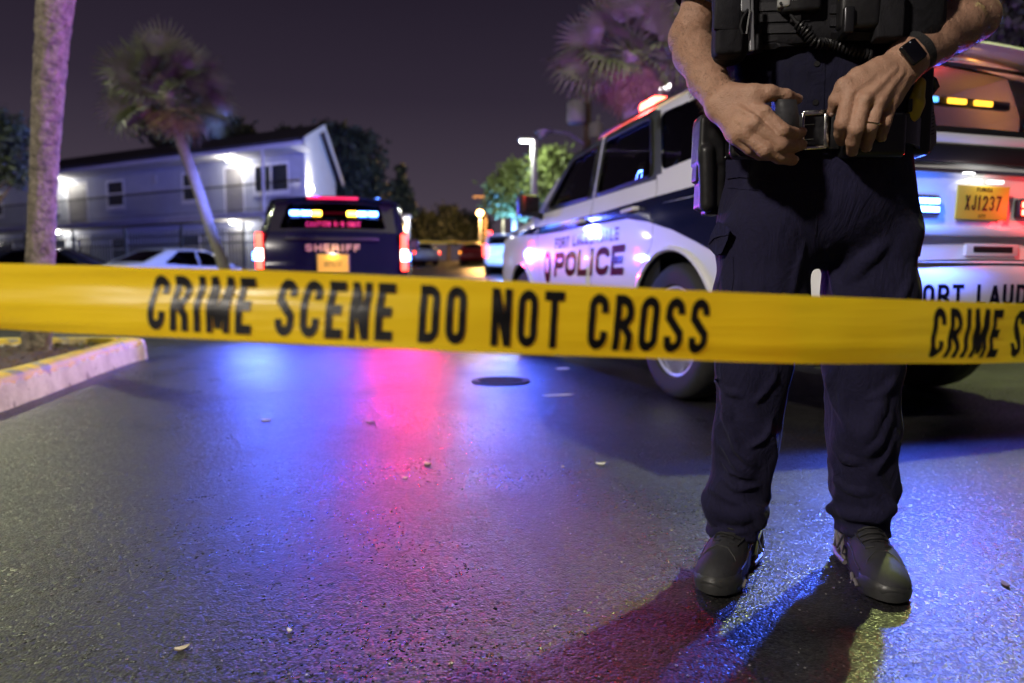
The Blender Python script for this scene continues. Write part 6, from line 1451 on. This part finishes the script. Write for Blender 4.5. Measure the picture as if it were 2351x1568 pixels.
# ---------------- shoes
def shoe(heel, toe, side):
    h = Vector((*heel, 0)); t = Vector((*toe, 0)); d = (t-h); Ls = d.length; d = d/Ls; x = Vector((d.y, -d.x, 0)); k = Ls/.312
    def Lc(a, b, z): return h+d*(a*k)+x*(b*side)+Vector((0, 0, z))
    rm = np.array(Matrix((d, x, (0, 0, 1))).transposed())
    lo = np.minimum(np.array(h), np.array(t))-.09; hi = np.maximum(np.array(h), np.array(t))+.09; lo[2] = -.005; hi[2] = .20
    s = SDF(lo, hi, .003)
    s.add(('ell', tuple(Lc(.235, .004, .030)), (.074, .052, .050), rm), 0); s.add(('ell', tuple(Lc(.165, .004, .038)), (.085, .048, .058), rm), .03); s.add(('ell', tuple(Lc(.055, 0, .045)), (.052, .038, .066), rm), .03)
    s.add(('cap', tuple(Lc(.075, 0, .115)), tuple(Lc(.185, .002, .060)), .034, .036), .03); s.add(('cap', tuple(Lc(.065, 0, .10)), tuple(Lc(.065, 0, .135)), .040, .043), .02)
    s.add(('box', tuple(Lc(.15, 0, -.09)), (.3, .2, .108), rm, 0), 0, sub=True)
    Vs, Fs = s.mesh(2); up = mesh_obj('shoe', Vs, Fs, 'knit_grey', off, smooth=True); ub = bvh(up)
    prof = [(-.002, .022), (.0, .034), (.02, .040), (.06, .040), (.11, .036), (.15, .040), (.19, .048), (.24, .053), (.275, .047), (.30, .032), (.312, .012)]
    out = [(a, b) for a, b in prof]+[(a, -b*(.93 if a > .1 else 1)) for a, b in reversed(prof)]; out = roundpoly(out, .012, 2)
    def ring(z, g, lift): return [Lc(a+(a-.155)*g*.5, b*(1+g), z+lift*max(0, (a-.24)/.07)**2*.014) for a, b in out]
    mb = MB(); mb.loft([ring(.001, -.03, 1), ring(.004, .01, 1), ring(.010, .02, 1)]); mb.build('outsole', 'outsole', up, smooth=True)
    mb = MB(); mb.loft([ring(.010, .0, 1), ring(.015, .045, 1), ring(.026, .05, .8), ring(.034, .0, .6)]); mb.build('midsole', 'overlay', up, smooth=True)
    # toe bumper
    q = [(a, b) for a, b in prof if a > .2]; q = q+[(.314, 0)]+[(a, -b*.93) for a, b in reversed(q)]
    mb = MB(); mb.loft([[Lc(a*1.004, b*1.03, z+.010) for (a, b) in q for z in (0,)], [Lc(a*1.012, b*1.05, .026) for a, b in q], [Lc(a*1.0, b*1.0, .040) for a, b in q], [Lc(a*.975, b*.93, .047) for a, b in q]], closed=False); mb.build('toe_bumper', 'overlay', up, smooth=True)
    # heel frame struts
    for sd in (-1, 1):
        mb = MB()
        P_ = [(.10, .041, .022), (.085, .043, .05), (.06, .043, .030), (.045, .043, .060), (.02, .041, .030), (.005, .034, .065)]
        mb.tube([Lc(a, b*sd, z) for a, b, z in P_], .0048, 6); mb.tube([Lc(.11, .042*sd, .018), Lc(.05, .044*sd, .016), Lc(.0, .036*sd, .018)], .006, 6); mb.tube([Lc(.0, .030*sd, .07), Lc(.04, .042*sd, .085), Lc(.085, .044*sd, .070), Lc(.11, .045*sd, .04)], .0045, 6)
        mb.build('heel_frame', 'heel_frame', up, smooth=True)
        mb = MB(); mb.tube([Lc(.18, .047*sd, .016), Lc(.20, .052*sd, .026), Lc(.215, .054*sd, .014), Lc(.235, .056*sd, .026), Lc(.25, .055*sd, .016)], .004, 6); mb.build('sole_strut', 'heel_frame', up, smooth=True)
    # tongue and laces
    def top_at(a, b):
        o = Lc(a, b, .3); r_ = ub.ray_cast(o, Vector((0, 0, -1)), .4); return (r_[0] if r_[0] is not None else Lc(a, b, .07))
    mb = MB(); rows = [[top_at(a, b)+Vector((0, 0, .004)) for b in (-.016, -.008, 0, .008, .016)] for a in (.10, .12, .14, .16, .18, .20)]; mb.loft(rows, closed=False); mb.build('tongue', 'knit_dark', up, smooth=True)
    for i in range(5):
        a = .112+i*.019; mb = MB(); mb.tube([top_at(a-.004, -.026)+Vector((0, 0, .003)), top_at(a+.004, -.012)+Vector((0, 0, .0075)), top_at(a+.008, 0)+Vector((0, 0, .009)), top_at(a+.004, .012)+Vector((0, 0, .0075)), top_at(a-.004, .026)+Vector((0, 0, .003))], .0027, 6); mb.build('lace', 'lace', up, smooth=True)
        for sd in (-1, 1): mb = MB(); mb.ell(top_at(a-.004, .027*sd)+Vector((0, 0, .001)), (.0028, .0028, .0018), n=8, m=6); mb.build('eyelet', 'gunmetal', up)
    def over(pts, r, nm, m): mb = MB(); mb.tube([top_at(a, b)+Vector((0, 0, .0006)) for a, b in pts], r, 6); mb.build(nm, m, up, smooth=True)
    over([(.255, -.046), (.235, -.03), (.225, -.012), (.225, .012), (.235, .03), (.255, .046)], .0022, 'toe_seam', 'overlay')
    for sd in (-1, 1):
        over([(.095, .030*sd), (.13, .031*sd), (.17, .031*sd), (.205, .026*sd), (.212, .010*sd)], .0030, 'eyestay', 'knit_dark'); over([(.12, .040*sd), (.165, .0435*sd), (.205, .047*sd), (.235, .046*sd)], .0022, 'side_seam', 'overlay')
    mb = MB(); mb.tube([Lc(.03, 0, .12), Lc(.004, 0, .10), Lc(-.002, 0, .07)], .006, 6); mb.build('heel_tab', 'knit_dark', up, smooth=True)
    mb = MB(); mb.tube([top_at(.11, -.02*1)+Vector((0, 0, .006)), Lc(.115, -.05, .085), Lc(.135, -.068, .062)], .0025, 6); mb.build('lace_end', 'lace', up)
shoe(gnd(1716, 1268)[:2], gnd(1630, 1374)[:2], 1); shoe(gnd(1950, 1272)[:2], gnd(2050, 1394)[:2], -1)
# ================================================================== TAPE AND SMALL THINGS
def tape_pt():
    us = [-900, -450, -150, 0, 340, 900, 1300, 1700, 2100, 2351, 2700, 3200]
    top = [590, 597, 602, 605, 612, 632, 652, 672, 688, 697, 705, 712]
    hh = [118, 134, 145, 150, 160, 168, 166, 160, 148, 137, 118, 96]
    C = []
    for u, t, h in zip(us, top, hh):
        Y = .0762*FPX/h; p = at(u, t+h/2, Y); C.append(p)
    pts = []
    for i in range(len(C)-1):
        p0, p1, p2, p3 = C[max(i-1, 0)], C[i], C[i+1], C[min(i+2, len(C)-1)]
        for k in range(16):
            t = k/16; pts.append(.5*((2*p1)+(p2-p0)*t+(2*p0-5*p1+4*p2-p3)*t*t+(3*p1-p0-3*p2+p3)*t**3))
    pts.append(C[-1]); s = [0]
    for i in range(1, len(pts)): s.append(s[-1]+(pts[i]-pts[i-1]).length)
    return pts, np.array(s)
TP, TS = tape_pt()
def tape(sv, v, off=0.0):
    """sv along the ribbon, v from -.5 (bottom) to .5 (top)"""
    i = int(np.clip(np.searchsorted(TS, sv)-1, 0, len(TP)-2)); f = (sv-TS[i])/(TS[i+1]-TS[i]); p = TP[i].lerp(TP[i+1], f); t = (TP[i+1]-TP[i]).normalized()
    tilt = .30*noise.noise((sv*1.7, 2.3, 0))+.12*noise.noise((sv*5, 7.1, 0))
    bow = .010*noise.noise((sv*2.6, v*1.2+5, 1))+.0045*noise.noise((sv*1.4, v*4, 4))+.0012*noise.noise((sv*14, v*3, 8))
    cu = .25+.9*math.exp(-((p.x+.62)/.22)**2)+.7*math.exp(-((p.x-.42)/.16)**2); w_ = max(0, -v-.05); bow -= .0762*.75*cu*w_*w_
    up = Vector((0, math.sin(tilt), math.cos(tilt))); up = (up-t*up.dot(t)).normalized(); n = t.cross(up)*-1
    n = n if n.y < 0 else -n
    return p+up*(v*.0762)+n*(bow+off)
def build_tape():
    t = thing('crime_scene_tape', 'yellow barricade tape with black lettering stretched across the foreground', 'tape', tuple(TP[0]))
    V = []; F = []; nv = 14; S = np.arange(0, TS[-1], .01)
    for s in S:
        for k in range(nv+1): V.append(tape(s, -.5+k/nv))
    for i in range(len(S)-1):
        for k in range(nv): F.append((i*(nv+1)+k, i*(nv+1)+k+1, (i+1)*(nv+1)+k+1, (i+1)*(nv+1)+k))
    mesh_obj('ribbon', V, F, 'yellow_plastic', t, smooth=True)
    # station of a given photo column
    def stn(u):
        b = [abs((p.x/p.y*FPX*(1/1.0)+1175.5)-u) for p in TP]; return TS[int(np.argmin(b))]
    H = .0605; txt = 'CRIME SCENE DO NOT CROSS'; cw, th, gap = .47, .172, .145
    _, L0 = text_layout(txt, cw, gap); s0 = stn(342); s1 = stn(1632); sc_ = (s1-s0)/(L0*H); per = stn(2132)-s0
    for st in (s0-per, s0, s0+per):
        mb, w = text_mesh(txt, H, cw, th, gap, lambda u, v, k: tape(min(st+u*sc_, TS[-1]-.001), (v-H/2)/.0762-.005, .0009+.00012*k), dense=.08); mb.build('printed_lettering', 'black_ink', t)
build_tape()
# litter on the asphalt
pt = gnd
LIT = [(418, 1492, .011, 'leaf_litter', 'curled tan leaf lying nearest the camera at the lower left'), (665, 1450, .007, 'pebble', 'white paper scrap on the asphalt at the lower left'), (611, 966, .020, 'pebble', 'pale scrap lying in the blue reflection'), (982, 1066, .016, 'leaf_litter', 'tan leaf lying in the red reflection'),
       (1292, 1074, .010, 'leaf_litter', 'small tan leaf left of the curled shell-like leaf'), (1379, 1067, .016, 'pebble', 'curled pale leaf on the asphalt left of the trouser leg'), (850, 971, .024, 'frond_green', 'dark green leaf between the blue and red reflections'), (2010, 1143, .008, 'leaf_litter', 'tiny orange leaf just right of the far trouser leg'), (2308, 1345, .012, 'bark_chip', 'reddish flat leaf at the right edge'), (930, 1098, .008, 'pebble', 'tiny pebble below the red reflection'), (1962, 1010, .010, 'pebble', 'pale pebble behind the legs')]
for u, v, s, m, lab in LIT:
    p = pt(u, v); mb = MB(); n = 10; a0 = random.uniform(0, 6.28); top = []; bot = []
    for k in range(n):
        a = 2*math.pi*k/n; r = s*(1+.25*noise.noise((u+math.cos(a), v+math.sin(a), 0))); x, y = r*math.cos(a)*1.25, r*math.sin(a)*.6
        x, y = x*math.cos(a0)-y*math.sin(a0), x*math.sin(a0)+y*math.cos(a0); cz = .5*s*(abs(math.cos(a))**2)*.7
        top.append((p.x+x, p.y+y, .003+cz+s*.10)); bot.append((p.x+x*.92, p.y+y*.92, .001+cz*.8))
    mb.loft([bot, top]); mb.raw([(p.x, p.y, .002+s*.14)]+top, [(0, k+1, (k+1) % n+1) for k in range(n)]); o = mb.build('litter', m, smooth=True)
    tag(o, lab, 'litter', 'bits of litter on the asphalt')
# loose grit over the near asphalt
mb = MB(); rg = random.Random(5)
for _ in range(1800):
    y = .95+2.6*rg.random()**1.4; x = rg.uniform(-.85, .85)*y; r = rg.uniform(.0012, .0034); h = r*rg.uniform(.6, 1.1); a = rg.uniform(0, 6.28)
    ring = [(x+r*rg.uniform(.7, 1.2)*math.cos(a+k*1.571), y+r*rg.uniform(.7, 1.2)*math.sin(a+k*1.571), .0004+h*.35) for k in range(4)]
    mb.raw(ring+[(x+rg.uniform(-.3, .3)*r, y+rg.uniform(-.3, .3)*r, h)]+[(x, y, -.001)], [(0, 1, 4), (1, 2, 4), (2, 3, 4), (3, 0, 4), (1, 0, 5), (2, 1, 5), (3, 2, 5), (0, 3, 5)])
tag(mesh_obj('asphalt_grit', mb.v, mb.f, mat('grit', (.24, .23, .22), .40, nscale=400, namt=.7)), 'loose grit scattered over the near asphalt', kind='stuff')
# sunken iron cover, paint dabs, tar seam
p = pt(1150, 876); t = thing('drain_cover', 'round dark iron cover set in the asphalt in the blue light', 'drain cover', (p.x, p.y, 0))
mb = MB(); mb.lathe([(.205, .002), (.205, .010), (.17, .012), (.165, .006), (.001, .006)], (p.x, p.y, 0), n=28); mb.build('ring', 'iron', t)
mb = MB()
for k in range(-3, 4):
    w = math.sqrt(max(0, .15**2-(k*.04)**2)); mb.box((p.x, p.y+k*.04, .009), (w, .008, .003), None, .002)
mb.build('tread_bar', 'iron', t)
for (u, v, w, h, lab) in ((1282, 908, .10, .04, 'smeared white paint dab on the asphalt in the blue light'), (1292, 847, .06, .06, 'small white paint dab close to the white SUV')):
    p = pt(u, v); pol = []
    for k in range(18):
        a = 2*math.pi*k/18; r = 1+.3*noise.noise((math.cos(a)*2, math.sin(a)*2, u)); pol.append((p.x+w*r*math.cos(a), p.y+h*r*math.sin(a)+.25*w*math.cos(a)))
    vv, ff = tri2d(pol, (), .04); tag(mesh_obj('paint_mark', [(x, y, .004) for x, y in vv], ff, 'road_paint'), lab, 'paint mark')
# second cordon tape in the far street
mb = MB(); a = at(935, 556, 38); b = at(1125, 557, 38)
for k in range(20):
    q0, q1 = a.lerp(b, k/20), a.lerp(b, (k+1)/20); mb.raw([q0+Vector((0, 0, .07-.03*math.sin(k))), q1+Vector((0, 0, .07-.03*math.sin(k+1))), q1-Vector((0, 0, .07+.03*math.sin(k+1))), q0-Vector((0, 0, .07+.03*math.sin(k)))], [(0, 1, 2, 3)])
tag(mb.build('cordon_tape', 'yellow_plastic'), 'distant yellow cordon tape strung across the far street', 'tape')
